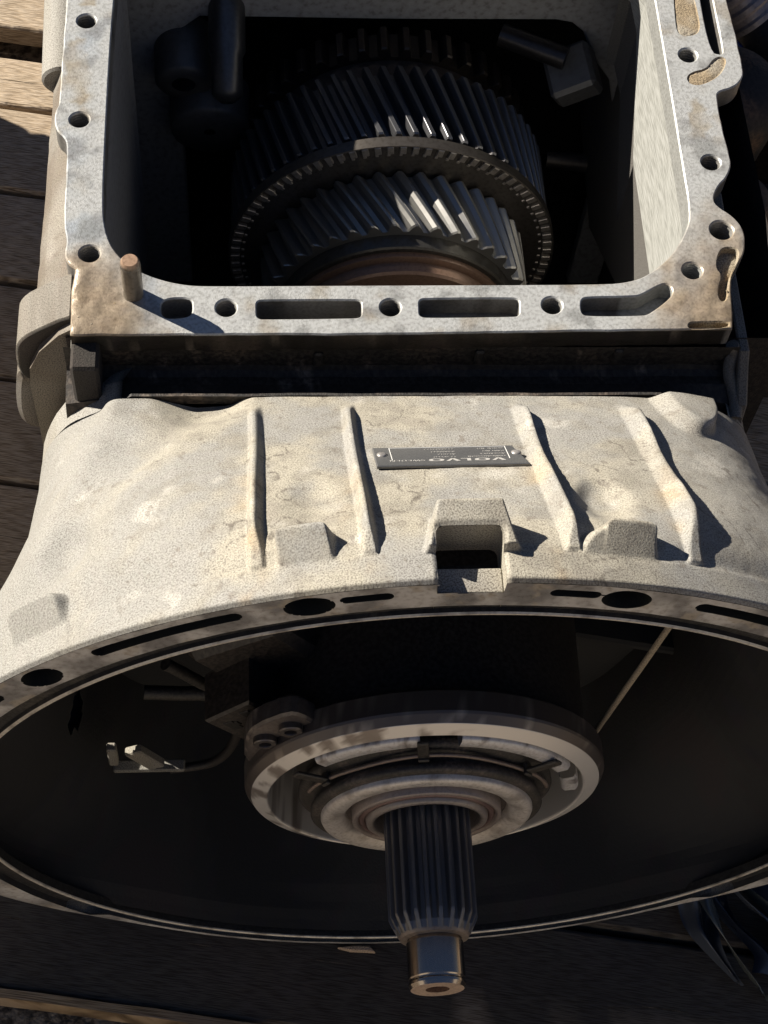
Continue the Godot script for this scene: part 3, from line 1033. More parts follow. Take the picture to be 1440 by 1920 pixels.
func build_case(root: Node3D):
	var st := MB.new(); st.tint = col_flange
	var pk := MB.new(); pk.tint = col_dust
	var left := [Vector2(-0.1875, -0.2346), Vector2(-0.1941, -0.2385), Vector2(-0.1961, -0.2464), Vector2(-0.1951, -0.2554), Vector2(-0.1973, -0.2656), Vector2(-0.1978, -0.2811), Vector2(-0.1978, -0.3115), Vector2(-0.1984, -0.3231), Vector2(-0.2004, -0.3286), Vector2(-0.2044, -0.3325), Vector2(-0.2065, -0.3396), Vector2(-0.2061, -0.3484), Vector2(-0.2040, -0.3549), Vector2(-0.2043, -0.3962), Vector2(-0.2040, -0.4350), Vector2(-0.2040, -0.4754), Vector2(-0.2047, -0.5175)]
	var right := [Vector2(0.1985, -0.5304), Vector2(0.1928, -0.4723), Vector2(0.1929, -0.4445), Vector2(0.1941, -0.4264), Vector2(0.1943, -0.3946), Vector2(0.1940, -0.3825), Vector2(0.1900, -0.3756), Vector2(0.1829, -0.3712), Vector2(0.1775, -0.3695), Vector2(0.1746, -0.3652), Vector2(0.1746, -0.3403), Vector2(0.1755, -0.3192), Vector2(0.1754, -0.3112), Vector2(0.1718, -0.3036), Vector2(0.1657, -0.2976), Vector2(0.1617, -0.2898), Vector2(0.1618, -0.2825), Vector2(0.1707, -0.2749), Vector2(0.1760, -0.2646), Vector2(0.1735, -0.2503), Vector2(0.1697, -0.2436), Vector2(0.1638, -0.2348), Vector2(0.1614, -0.2246), Vector2(0.1595, -0.2067), Vector2(0.1575, -0.1919)]
	var front := [Vector2(0.1575, -0.1919), Vector2(-0.0341, -0.1939), Vector2(-0.1906, -0.1931), Vector2(-0.1913, -0.2216)]
	var outl := []
	# from the rear left, forward along the left edge, then the front, then back along the right edge
	var l2 := left.duplicate(); l2.reverse()
	outl.append(Vector2(-0.1925, -0.668))
	outl.append_array(chaikin(l2, 2, false))
	outl.append(front[3]); outl.append(front[2]); outl.append(front[1])
	var r2 := right.duplicate(); r2.reverse()
	outl.append_array(chaikin(r2, 2, false))
	outl.append(Vector2(0.196, -0.668))
	var outline := resample(outl, 0.002)
	# casting edges are never quite straight
	for k in outline.size():
		var p: Vector2 = outline[k]
		outline[k] = p + Vector2(noise_b.get_noise_2d(p.x * 4000.0, p.y * 4000.0), noise_b.get_noise_2d(p.x * 4000.0 + 90.0, p.y * 4000.0)) * 0.0005
	var opening := chaikin([Vector2(-0.1770, -0.4356), Vector2(-0.1777, -0.3512), Vector2(-0.1775, -0.2813), Vector2(-0.1754, -0.2621), Vector2(-0.1704, -0.2483), Vector2(-0.1611, -0.2376), Vector2(-0.1483, -0.2302), Vector2(-0.1329, -0.2257), Vector2(-0.1175, -0.2250), Vector2(-0.0327, -0.2260), Vector2(0.0913, -0.2269), Vector2(0.1061, -0.2287), Vector2(0.1169, -0.2331), Vector2(0.1320, -0.2464), Vector2(0.1421, -0.2632), Vector2(0.1467, -0.2766), Vector2(0.1470, -0.3156), Vector2(0.1477, -0.3564), Vector2(0.1481, -0.3989), Vector2(0.1484, -0.4434)], 2, false)
	var op := opening.duplicate()
	op.append_array([Vector2(0.1485, -0.462), Vector2(0.144, -0.477), Vector2(0.128, -0.489), Vector2(-0.030, -0.493), Vector2(-0.085, -0.503), Vector2(-0.118, -0.513), Vector2(-0.150, -0.512), Vector2(-0.170, -0.497), Vector2(-0.1755, -0.472)])
	op = resample(op, 0.0025)
	var holes := [[op, 0.018, 3]]
	for c in [Vector2(-0.1918, -0.4183), Vector2(-0.1925, -0.3414), Vector2(-0.1830, -0.2464), Vector2(-0.1107, -0.2107), Vector2(-0.0243, -0.2112), Vector2(0.0623, -0.2128), Vector2(0.1624, -0.3979), Vector2(0.1638, -0.3142), Vector2(0.1419, -0.2365)]:
		holes.append([circle2(c, 0.0056, 24), 0.022, 1])
	for c in [Vector2(0.1625, -0.2649)]:
		holes.append([circle2(c, 0.0066, 26), 0.022, 1])
	holes.append([resample(chaikin([Vector2(-0.1436, -0.2165), Vector2(-0.1291, -0.2173), Vector2(-0.1280, -0.2113), Vector2(-0.1290, -0.2048), Vector2(-0.1428, -0.2034), Vector2(-0.1451, -0.2096)], 2), 0.0016), 0.016, 0])
	holes.append([resample(chaikin([Vector2(-0.0948, -0.2153), Vector2(-0.0895, -0.2156), Vector2(-0.0444, -0.2161), Vector2(-0.0394, -0.2154), Vector2(-0.0396, -0.2098), Vector2(-0.0398, -0.2049), Vector2(-0.0449, -0.2042), Vector2(-0.0896, -0.2035), Vector2(-0.0946, -0.2038), Vector2(-0.0949, -0.2097)], 2), 0.0016), 0.020, 0])
	holes.append([resample(chaikin([Vector2(-0.0087, -0.2165), Vector2(-0.0030, -0.2169), Vector2(0.0400, -0.2174), Vector2(0.0451, -0.2167), Vector2(0.0446, -0.2110), Vector2(0.0441, -0.2058), Vector2(0.0390, -0.2054), Vector2(-0.0037, -0.2046), Vector2(-0.0091, -0.2053), Vector2(-0.0090, -0.2109)], 2), 0.0016), 0.013, 0])
	holes.append([resample(chaikin([Vector2(0.0782, -0.2164), Vector2(0.0816, -0.2182), Vector2(0.1078, -0.2187), Vector2(0.1123, -0.2201), Vector2(0.1229, -0.2270), Vector2(0.1276, -0.2274), Vector2(0.1294, -0.2230), Vector2(0.1275, -0.2180), Vector2(0.1145, -0.2073), Vector2(0.1103, -0.2062), Vector2(0.0808, -0.2058), Vector2(0.0776, -0.2076)], 2), 0.0016), 0.012, 0])
	holes.append([resample(chaikin([Vector2(0.1801, -0.5053), Vector2(0.1855, -0.5030), Vector2(0.1842, -0.4443), Vector2(0.1843, -0.4014), Vector2(0.1826, -0.3987), Vector2(0.1768, -0.4008), Vector2(0.1763, -0.4441)], 2), 0.0016), 0.022, 0])
	# shallow foundry recesses filled with dust
	stains.append(PackedVector2Array(chaikin([Vector2(-0.2022, -0.4030), Vector2(-0.1901, -0.4050), Vector2(-0.1884, -0.4016), Vector2(-0.1884, -0.3714), Vector2(-0.1897, -0.3543), Vector2(-0.2028, -0.3541), Vector2(-0.2042, -0.3589)], 2)))
	stains.append(PackedVector2Array(chaikin([Vector2(-0.1987, -0.4619), Vector2(-0.1905, -0.4621), Vector2(-0.1888, -0.4354), Vector2(-0.1905, -0.4309), Vector2(-0.1960, -0.4299), Vector2(-0.1986, -0.4325)], 2)))
	holes.append([resample(chaikin([Vector2(0.1635, -0.4715), Vector2(0.1712, -0.4717), Vector2(0.1730, -0.4349), Vector2(0.1726, -0.4188), Vector2(0.1680, -0.4143), Vector2(0.1602, -0.4141), Vector2(0.1585, -0.4212)], 2), 0.002), 0.0007, 2])
	holes.append([resample(chaikin([Vector2(0.1823, -0.3970), Vector2(0.1850, -0.3936), Vector2(0.1795, -0.3823), Vector2(0.1680, -0.3744), Vector2(0.1610, -0.3743), Vector2(0.1592, -0.3793), Vector2(0.1630, -0.3837), Vector2(0.1724, -0.3864), Vector2(0.1774, -0.3943)], 2), 0.0018), 0.0009, 2])
	stains.append(PackedVector2Array(chaikin([Vector2(0.1552, -0.3623), Vector2(0.1662, -0.3617), Vector2(0.1673, -0.3525), Vector2(0.1654, -0.3312), Vector2(0.1557, -0.3286), Vector2(0.1555, -0.3400)], 2)))
	holes.append([resample(chaikin([Vector2(0.1595, -0.2510), Vector2(0.1646, -0.2529), Vector2(0.1703, -0.2511), Vector2(0.1670, -0.2414), Vector2(0.1613, -0.2319), Vector2(0.1585, -0.2174), Vector2(0.1546, -0.2152), Vector2(0.1540, -0.2228), Vector2(0.1586, -0.2337), Vector2(0.1553, -0.2391)], 2), 0.0018), 0.0048, 2])
	holes.append([resample(chaikin([Vector2(0.1351, -0.2010), Vector2(0.1375, -0.2017), Vector2(0.1567, -0.2021), Vector2(0.1562, -0.1986), Vector2(0.1368, -0.1971), Vector2(0.1344, -0.1985)], 1), 0.0016), 0.006, 2])
	var to3 := func(p: Vector2, d: float) -> Vector3: return Vector3(p.x, H - d, p.y)
	var bump := func(p: Vector2) -> float:
		var q := Vector3(p.x, H, p.y)
		var a := fbm(noise_a, q, 1800.0); var b := fbm(noise_b, q, 4200.0)
		var dl := ss(0.05, 0.015, Vector2(p.x + 0.183, (p.y + 0.20) * 0.7).length() + 0.014 * a + 0.012 * b)
		var dr := ss(0.075, 0.02, Vector2(p.x - 0.172, (p.y + 0.205) * 0.8).length() + 0.018 * a + 0.014 * b)
		return (dl + dr) * (0.0007 + 0.0011 * noise_c.get_noise_2d(p.x * 12000.0, p.y * 12000.0)) + 0.00008 * b
	plate(st, pk, outline, holes, to3, Vector3.UP, 0.014, 0.0007, 0.0024, bump)
	var case := put("gear_case", st.mesh(), M.machined, root)
	put("dust_filled_recess", pk.mesh(), M.dust, case)

	# front wall below the flange and the channel in front of it
	var sw := MB.new(); sw.tint = func(p: Vector3) -> Color: return col_oil_shade(p) * 1.5
	var prof := [Vector2(0.1860, -0.1955), Vector2(0.1800, -0.1962), Vector2(0.1680, -0.1965), Vector2(0.1655, -0.1950), Vector2(0.1640, -0.1915), Vector2(0.1650, -0.186), Vector2(0.1700, -0.176), Vector2(0.1735, -0.1705), Vector2(0.1815, -0.1690), Vector2(0.1828, -0.1682), Vector2(0.1830, -0.1665), Vector2(0.176, -0.1662)]
	var nx := 170
	for i in nx:
		var x0 := lerpf(-0.196, 0.166, float(i) / nx); var x1 := lerpf(-0.196, 0.166, float(i + 1) / nx)
		for j in prof.size() - 1:
			var q := []
			for w in [[x0, prof[j]], [x1, prof[j]], [x1, prof[j + 1]], [x0, prof[j + 1]]]:
				var pz: Vector2 = w[1]
				var jit := noise_a.get_noise_2d(w[0] * 3000.0, (pz.x + pz.y) * 2000.0) * 0.0009
				# the floor drops towards the shoulders
				q.append(Vector3(w[0], pz.x + jit * 0.7 - maxf(0.0, absf(w[0] + 0.02) - 0.14) * 0.9 * ss(-0.18, -0.168, pz.y), pz.y + jit))
			sw.quad(q[0], q[1], q[2], q[3], Vector3(0, 0.7, 0.7))
	# casting nibs on the wall
	for p in [[0.0245, 0.177], [0.1, 0.178], [-0.062, 0.175]]:
		sw.box(Vector3(p[0], p[1], -0.1955), Vector3(0.005, 0.012, 0.003), 0.001)
	put("front_wall", sw.mesh(), M.oily, case)
	var sx := MB.new(); sx.tint = func(p: Vector3) -> Color: return col_oil_shade(p).lerp(Color(0.03, 0.027, 0.025), 0.7)
	sx.box(Vector3(-0.1838, 0.172, -0.1865), Vector3(0.0145, 0.042, 0.020), 0.0016)
	sx.prism([Vector2(-0.1885, 0.1985), Vector2(-0.162, 0.1985), Vector2(-0.165, 0.193), Vector2(-0.1765, 0.187), Vector2(-0.186, 0.192)], Vector3(0, 0, -0.1935), Vector3(1, 0, 0), Vector3(0, 1, 0), Vector3(0, 0, 1), 0.004, 0.0006)
	put("corner_block", sx.mesh(), M.dust, case)
	# rim that carries the bell, one casting with the case; a narrow groove parts it from the bell
	var sr := MB.new(); sr.tint = func(p: Vector3) -> Color: return col_oil_shade(p) if p.y > 0.1705 and p.z < -0.1675 else col_cast(p)  # top of the rim coloured dark for the shade in the channel
	for k in 260:
		var d0 := lerpf(134.0, 405.0, k / 260.0); var d1 := lerpf(134.0, 405.0, (k + 1) / 260.0)
		var zz := [-0.1672, -0.1680, -0.184, -0.200]
		var rs := [-0.0035, -0.0012, -0.0015, -0.010]
		for j in 3:
			var q := []
			for w in [[d0, j], [d1, j], [d1, j + 1], [d0, j + 1]]:
				var th := deg_to_rad(w[0]); var r: float = rho(th) + rs[w[1]] + noise_a.get_noise_2d(cos(th) * 600.0, sin(th) * 600.0) * 0.0012
				q.append(Vector3(cos(th) * r, sin(th) * r, zz[w[1]]))
			sr.quad(q[0], q[1], q[2], q[3], Vector3(q[0].x, q[0].y, 0))
	put("joint_rim", sr.mesh(), M.cast, case)
	# sloping outer wall on the left, below the flange
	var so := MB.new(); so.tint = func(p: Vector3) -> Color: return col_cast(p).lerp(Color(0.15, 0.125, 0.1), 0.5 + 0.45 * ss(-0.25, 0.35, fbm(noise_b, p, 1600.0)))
	var zl := -0.205
	var prev := []
	while zl > -0.66:
		var row := []
		for q in [[0.0, 0.189], [0.3, 0.183], [0.75, 0.168], [1.0, 0.152], [1.06, 0.135], [1.06, 0.105], [1.05, -0.20]]:
			var xt := -0.1905; var xb := lerpf(-0.2175, -0.2145, (-0.205 - zl) / 0.25)
			var x: float = lerpf(xt, xb, q[0]) + noise_a.get_noise_2d(zl * 2600.0, q[1] * 2600.0) * 0.0010
			row.append(Vector3(x, q[1], zl))
		if prev.size() > 0:
			for k in row.size() - 1:
				cut_grid(so, prev[k], prev[k + 1], row[k + 1], row[k], Vector3(-1, 0.4, 0), 0.006 if row[k + 1].y > 0.1 else 0.5)
		else:
			for k in row.size() - 1:
				so.quad(row[k], row[k + 1], Vector3(-0.185, row[k + 1].y, zl), Vector3(-0.185, row[k].y, zl), Vector3(0, 0, 1))
		prev = row
		zl -= 0.006
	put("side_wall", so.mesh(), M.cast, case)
	# rounded bolt boss high on the left side
	var sc := MB.new(); sc.tint = col_cast
	var bo: Vector3 = [Vector3(-0.2119, 0.1650, -0.4407)][0]
	sc.lathe([Vector2(0.0, 0.028), Vector2(0.013, 0.028), Vector2(0.0145, 0.0265), Vector2(0.0150, -0.03)], 32, bo + Vector3(0.004, -0.006, 0.0), Basis(Vector3(1, 0, 0), 0.15))
	put("side_boss", sc.mesh(), M.cast, case)
	# lugs at the front left corner: front faces painted dark for shade, sides left paler
	var sg := MB.new(); sg.tint = func(p: Vector3) -> Color: return col_cast(p).lerp(Color(0.13, 0.11, 0.09), 0.5 + 0.45 * ss(-0.25, 0.35, fbm(noise_b, p, 2200.0))) if p.z < -0.2101 else col_oil_shade(p)
	sg.prism(resample(chaikin([Vector2(-0.1937, 0.1928), Vector2(-0.2153, 0.1777), Vector2(-0.2212, 0.1710), Vector2(-0.2240, 0.1642), Vector2(-0.2253, 0.1493), Vector2(-0.2236, 0.1370), Vector2(-0.2160, 0.1328), Vector2(-0.1965, 0.1228), Vector2(-0.1901, 0.1900)], 1), 0.003), Vector3(0, 0, -0.21), Vector3(1, 0, 0), Vector3(0, 1, 0), Vector3(0, 0, 1), 0.030, 0.0012)
	sg.prism(resample(chaikin([Vector2(-0.2247, 0.1314), Vector2(-0.2281, 0.1294), Vector2(-0.2310, 0.1114), Vector2(-0.2325, 0.0922), Vector2(-0.2306, 0.0780), Vector2(-0.2219, 0.0734), Vector2(-0.2078, 0.0779), Vector2(-0.1989, 0.1003), Vector2(-0.1969, 0.1219)], 2), 0.003), Vector3(0, 0, -0.216), Vector3(1, 0, 0), Vector3(0, 1, 0), Vector3(0, 0, 1), 0.045, 0.003)
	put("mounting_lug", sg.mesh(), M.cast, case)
	# thin upright edge at the left end of the channel
	var se := MB.new(); se.tint = col_cast
	se.prism(resample(chaikin([Vector2(-0.230, 0.1915), Vector2(-0.194, 0.1915), Vector2(-0.188, 0.184), Vector2(-0.183, 0.174), Vector2(-0.2, 0.160), Vector2(-0.23, 0.156)], 1), 0.003), Vector3(-0.1915, 0, 0), Vector3(0, 0, 1), Vector3(0, 1, 0), Vector3(-1, 0, 0), 0.004, 0.0008)
	put("corner_web", se.mesh(), M.cast, case)
	# right hand end of the channel
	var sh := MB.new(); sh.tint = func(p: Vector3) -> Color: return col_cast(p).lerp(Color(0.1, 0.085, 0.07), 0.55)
	var wob := []
	for k in 16:
		var u := k / 15.0
		wob.append(Vector3(lerpf(0.1625, 0.1655, u) + 0.0012 * sin(u * 9.0), lerpf(0.183, 0.158, u), lerpf(-0.199, -0.168, u * u)))
	sh.tube(wob, 0.0036, 12)
	sh.prism(resample(chaikin([Vector2(-0.62, 0.186), Vector2(-0.198, 0.186), Vector2(-0.186, 0.174), Vector2(-0.168, 0.160), Vector2(-0.168, 0.09), Vector2(-0.62, -0.15)], 1), 0.004), Vector3(0.172, 0, 0), Vector3(0, 0, 1), Vector3(0, 1, 0), Vector3(1, 0, 0), 0.006, 0.001)
	put("right_web", sh.mesh(), M.cast, case)

	# inside: walls that hang from the edge of the opening
	var sm := MB.new()
	var sc0 := MB.new(); sc0.col = Color(0.095, 0.093, 0.088)
	var sd := MB.new()
	sd.col = Color(0.32, 0.32, 0.322)
	var m := op.size()
	var dist := 0.0
	for i in m:
		var p: Vector2 = op[i]; var q: Vector2 = op[(i + 1) % m]
		var e := (q - p).normalized()
		var sgn := 1.0 if MB.area(op) > 0 else -1.0
		var inn := Vector3(-e.y, 0, e.x) * sgn
		var lowp := wall_low(p); var lowq := wall_low(q)
		var is_right := (p.x + q.x) * 0.5 > 0.115 and p.y > -0.482 and q.y > -0.482
		var tgt := sm if is_right else sd
		var a := Vector3(p.x, H - 0.018, p.y); var b := Vector3(q.x, H - 0.018, q.y)
		var c := Vector3(q.x, lowq, q.y); var d := Vector3(p.x, lowp, p.y)
		if is_right:
			sm.col = Color(0.40, 0.40, 0.39)
			var u0 := dist; var u1 := dist + p.distance_to(q)
			var before := sm.v.size()
			var cm := Vector3(q.x, maxf(lowq, 0.1065), q.y); var dm := Vector3(p.x, maxf(lowp, 0.1065), p.y)
			sm.quad(a, b, cm, dm, inn)
			var c0 := c; var d0 := d
			if (p.y + q.y) * 0.5 < -0.3965:
				c0.y -= 0.055; d0.y -= 0.055
			sc0.quad(dm, cm, c0, d0, inn)
			for k in range(before, sm.v.size()):
				var vv: Vector3 = sm.v[k]
				var uu := u0 if Vector2(vv.x, vv.z).distance_to(p) < 0.0001 else u1
				# streaks follow the cutter path: long in z, fine across
				sm.uv.append(Vector2(uu * 2.2, (vv.y + 0.12 * uu) * 26.0))
			var before2 := sm.v.size()
			sm.quad(d, c, c - inn * 0.012, d - inn * 0.012, Vector3.DOWN)
			for k in range(before2, sm.v.size()): sm.uv.append(Vector2(0.3, 0.3))
		else:
			sd.quad(a, b, c, d, inn)
		dist += p.distance_to(q)
	put("milled_wall", sm.mesh(), M.milled, case)
	put("inner_wall", sd.mesh(), M.bulk, case)
	put("cast_wall", sc0.mesh(), M.cast, case)
	# dark cavity round the gears
	var sv := MB.new(); sv.tint = col_oil_shade
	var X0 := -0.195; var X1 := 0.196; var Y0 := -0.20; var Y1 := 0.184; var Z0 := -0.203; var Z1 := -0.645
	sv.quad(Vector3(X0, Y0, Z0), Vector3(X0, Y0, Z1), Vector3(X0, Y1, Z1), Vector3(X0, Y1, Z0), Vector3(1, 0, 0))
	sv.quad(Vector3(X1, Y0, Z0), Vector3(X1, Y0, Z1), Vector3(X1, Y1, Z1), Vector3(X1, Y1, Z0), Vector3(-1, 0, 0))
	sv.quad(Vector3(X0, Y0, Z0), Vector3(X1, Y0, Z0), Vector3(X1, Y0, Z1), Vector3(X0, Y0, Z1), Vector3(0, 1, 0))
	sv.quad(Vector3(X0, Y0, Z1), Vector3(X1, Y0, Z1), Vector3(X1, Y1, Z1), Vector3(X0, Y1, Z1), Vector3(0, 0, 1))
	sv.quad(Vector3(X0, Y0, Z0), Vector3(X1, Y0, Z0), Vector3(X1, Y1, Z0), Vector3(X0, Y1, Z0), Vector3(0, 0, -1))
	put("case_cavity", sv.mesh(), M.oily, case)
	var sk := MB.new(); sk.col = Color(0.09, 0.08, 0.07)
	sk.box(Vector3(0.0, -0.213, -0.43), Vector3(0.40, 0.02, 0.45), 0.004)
	sk.box(Vector3(0.0, -0.0097, -0.656), Vector3(0.40, 0.391, 0.018), 0.002)
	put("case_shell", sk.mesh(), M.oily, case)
	# bulkhead with an arch that the shafts pass through
	var sb := MB.new(); sb.tint = func(p: Vector3) -> Color:
		return Color(0.46, 0.46, 0.455).lerp(Color(0.34, 0.34, 0.34), ss(0.0, 0.4, fbm(noise_a, p, 2400.0)))
	var arch := []
	for q in [Vector2(0.194, 0.184), Vector2(-0.19, 0.184), Vector2(-0.19, -0.19), Vector2(-0.145, -0.19), Vector2(-0.145, 0.085)]:
		arch.append(q)
	arch.append_array([Vector2(-0.13, 0.0985), Vector2(0.0, 0.0985), Vector2(0.112, 0.1005), Vector2(0.124, 0.098), Vector2(0.133, 0.090), Vector2(0.144, 0.066), Vector2(0.160, 0.044), Vector2(0.1665, 0.020), Vector2(0.168, -0.02), Vector2(0.168, -0.19), Vector2(0.194, -0.19)])
	sb.prism(arch, Vector3(0, 0, -0.53), Vector3(1, 0, 0), Vector3(0, 1, 0), Vector3(0, 0, 1), 0.012, 0.0015)
	put("bulkhead", sb.mesh(), M.bulk, case)
	# fittings deep inside
	var sp := MB.new(); sp.col = Color(0.11, 0.11, 0.115)
	sp.lathe([Vector2(0.0, 0.034), Vector2(0.005, 0.034), Vector2(0.0105, 0.029), Vector2(0.0105, 0.004), Vector2(0.0125, 0.0), Vector2(0.0125, -0.06)], 32, Vector3(-0.112, 0.092, -0.505), Basis(Vector3(1, 0, 0), 0.5), true)
	put("selector_plunger", sp.mesh(), M.steel_dark, case)
	var sq := MB.new(); sq.col = Color(0.10, 0.10, 0.10)
	sq.lathe([Vector2(0.008, 0.012), Vector2(0.017, 0.012), Vector2(0.0195, 0.009), Vector2(0.021, -0.03)], 32, Vector3(-0.142, 0.065, -0.515), Basis(Vector3(1, 0, 0), 0.2), true)
	sq.lathe([Vector2(0.004, 0.004), Vector2(0.026, 0.004), Vector2(0.028, 0.0), Vector2(0.028, -0.03)], 32, Vector3(-0.125, 0.025, -0.50), Basis(Vector3(1, 0, 0), 0.2), true)
	put("inner_boss", sq.mesh(), M.bulk, case)
	var fk := MB.new(); fk.col = Color(0.16, 0.16, 0.16)
	fk.box(Vector3(0.126, 0.073, -0.508), Vector3(0.033, 0.024, 0.034), 0.003, Basis(Vector3(0, 0, 1), 0.52) * Basis(Vector3(1, 0, 0), 0.35))
	put("selector_fork", fk.mesh(), M.bulk, case)
	for q in [[Vector3(0.112, 0.018, -0.48), Vector3(0.142, 0.014, -0.48), 0.0065], [Vector3(0.075, 0.092, -0.525), Vector3(0.118, 0.090, -0.505), 0.008]]:
		var fr := MB.new(); fr.col = Color(0.06, 0.058, 0.056)
		fr.tube([q[0], q[1]], q[2], 16)
		put("selector_rail", fr.mesh(), M.steel_dark, case)
	# locating pin standing on the flange
	var sn := MB.new()
	sn.tint = func(p: Vector3) -> Color:
		var c := Color(0.25, 0.22, 0.18).lerp(Color(0.11, 0.10, 0.09), ss(-0.1, 0.4, fbm(noise_c, p, 9000.0)))
		return Color(0.42, 0.28, 0.19).lerp(c, ss(0.2275, 0.2262, p.y))
	sn.lathe([Vector2(0.0, 0.0285), Vector2(0.0040, 0.0285), Vector2(0.0050, 0.0268), Vector2(0.0051, 0.0252), Vector2(0.0054, 0.0245), Vector2(0.0054, -0.004)], 32, [Vector3(-0.1592, 0.2000, -0.2193)][0], Basis(Vector3(1, 0, 0), -PI / 2))
	put("locating_pin", sn.mesh(), M.steel_worn, case)
	# torn gasket crumbs of dirt on the front corners
	var sy := MB.new(); sy.tint = col_dust
	var safe := PackedVector2Array(MB.offset_loop(outline, 0.0022))
	for k in 170:
		var lf := k % 2 == 0
		var c2 := Vector2(-0.182, -0.2) if lf else Vector2(0.168, -0.205)
		var p := c2 + Vector2(rng.randfn(0, 0.007), rng.randfn(0, 0.012))
		if not Geometry2D.is_point_in_polygon(p, safe) or Geometry2D.is_point_in_polygon(p, PackedVector2Array(op)): continue
		var s := rng.randf_range(0.0003, 0.0009)
		sy.box(Vector3(p.x, H + s * 0.3, p.y), Vector3(s * rng.randf_range(1, 2.2), s, s * rng.randf_range(1, 2)), s * 0.25, Basis(Vector3(0, 1, 0), rng.randf() * TAU) * Basis(Vector3(1, 0, 0), rng.randf_range(-0.3, 0.3)))
	var crumbs := put("dirt_crumbs", sy.mesh(), M.dust, case)
	crumbs.set_meta("kind", "stuff")
	return case

func wall_low(p: Vector2) -> float:
	if p.y < -0.480: return H - 0.024
	if p.x < 0.115: return -0.17
	# lower edge of the machined band on the right wall, falling towards the front
	var z := p.y
	if z < -0.3965: return lerpf(0.105, 0.168, clampf((-0.3965 - z) / 0.0815, 0.0, 1.0))
	return lerpf(0.105, 0.054, clampf((z + 0.3965) / 0.1, 0.0, 1.0))

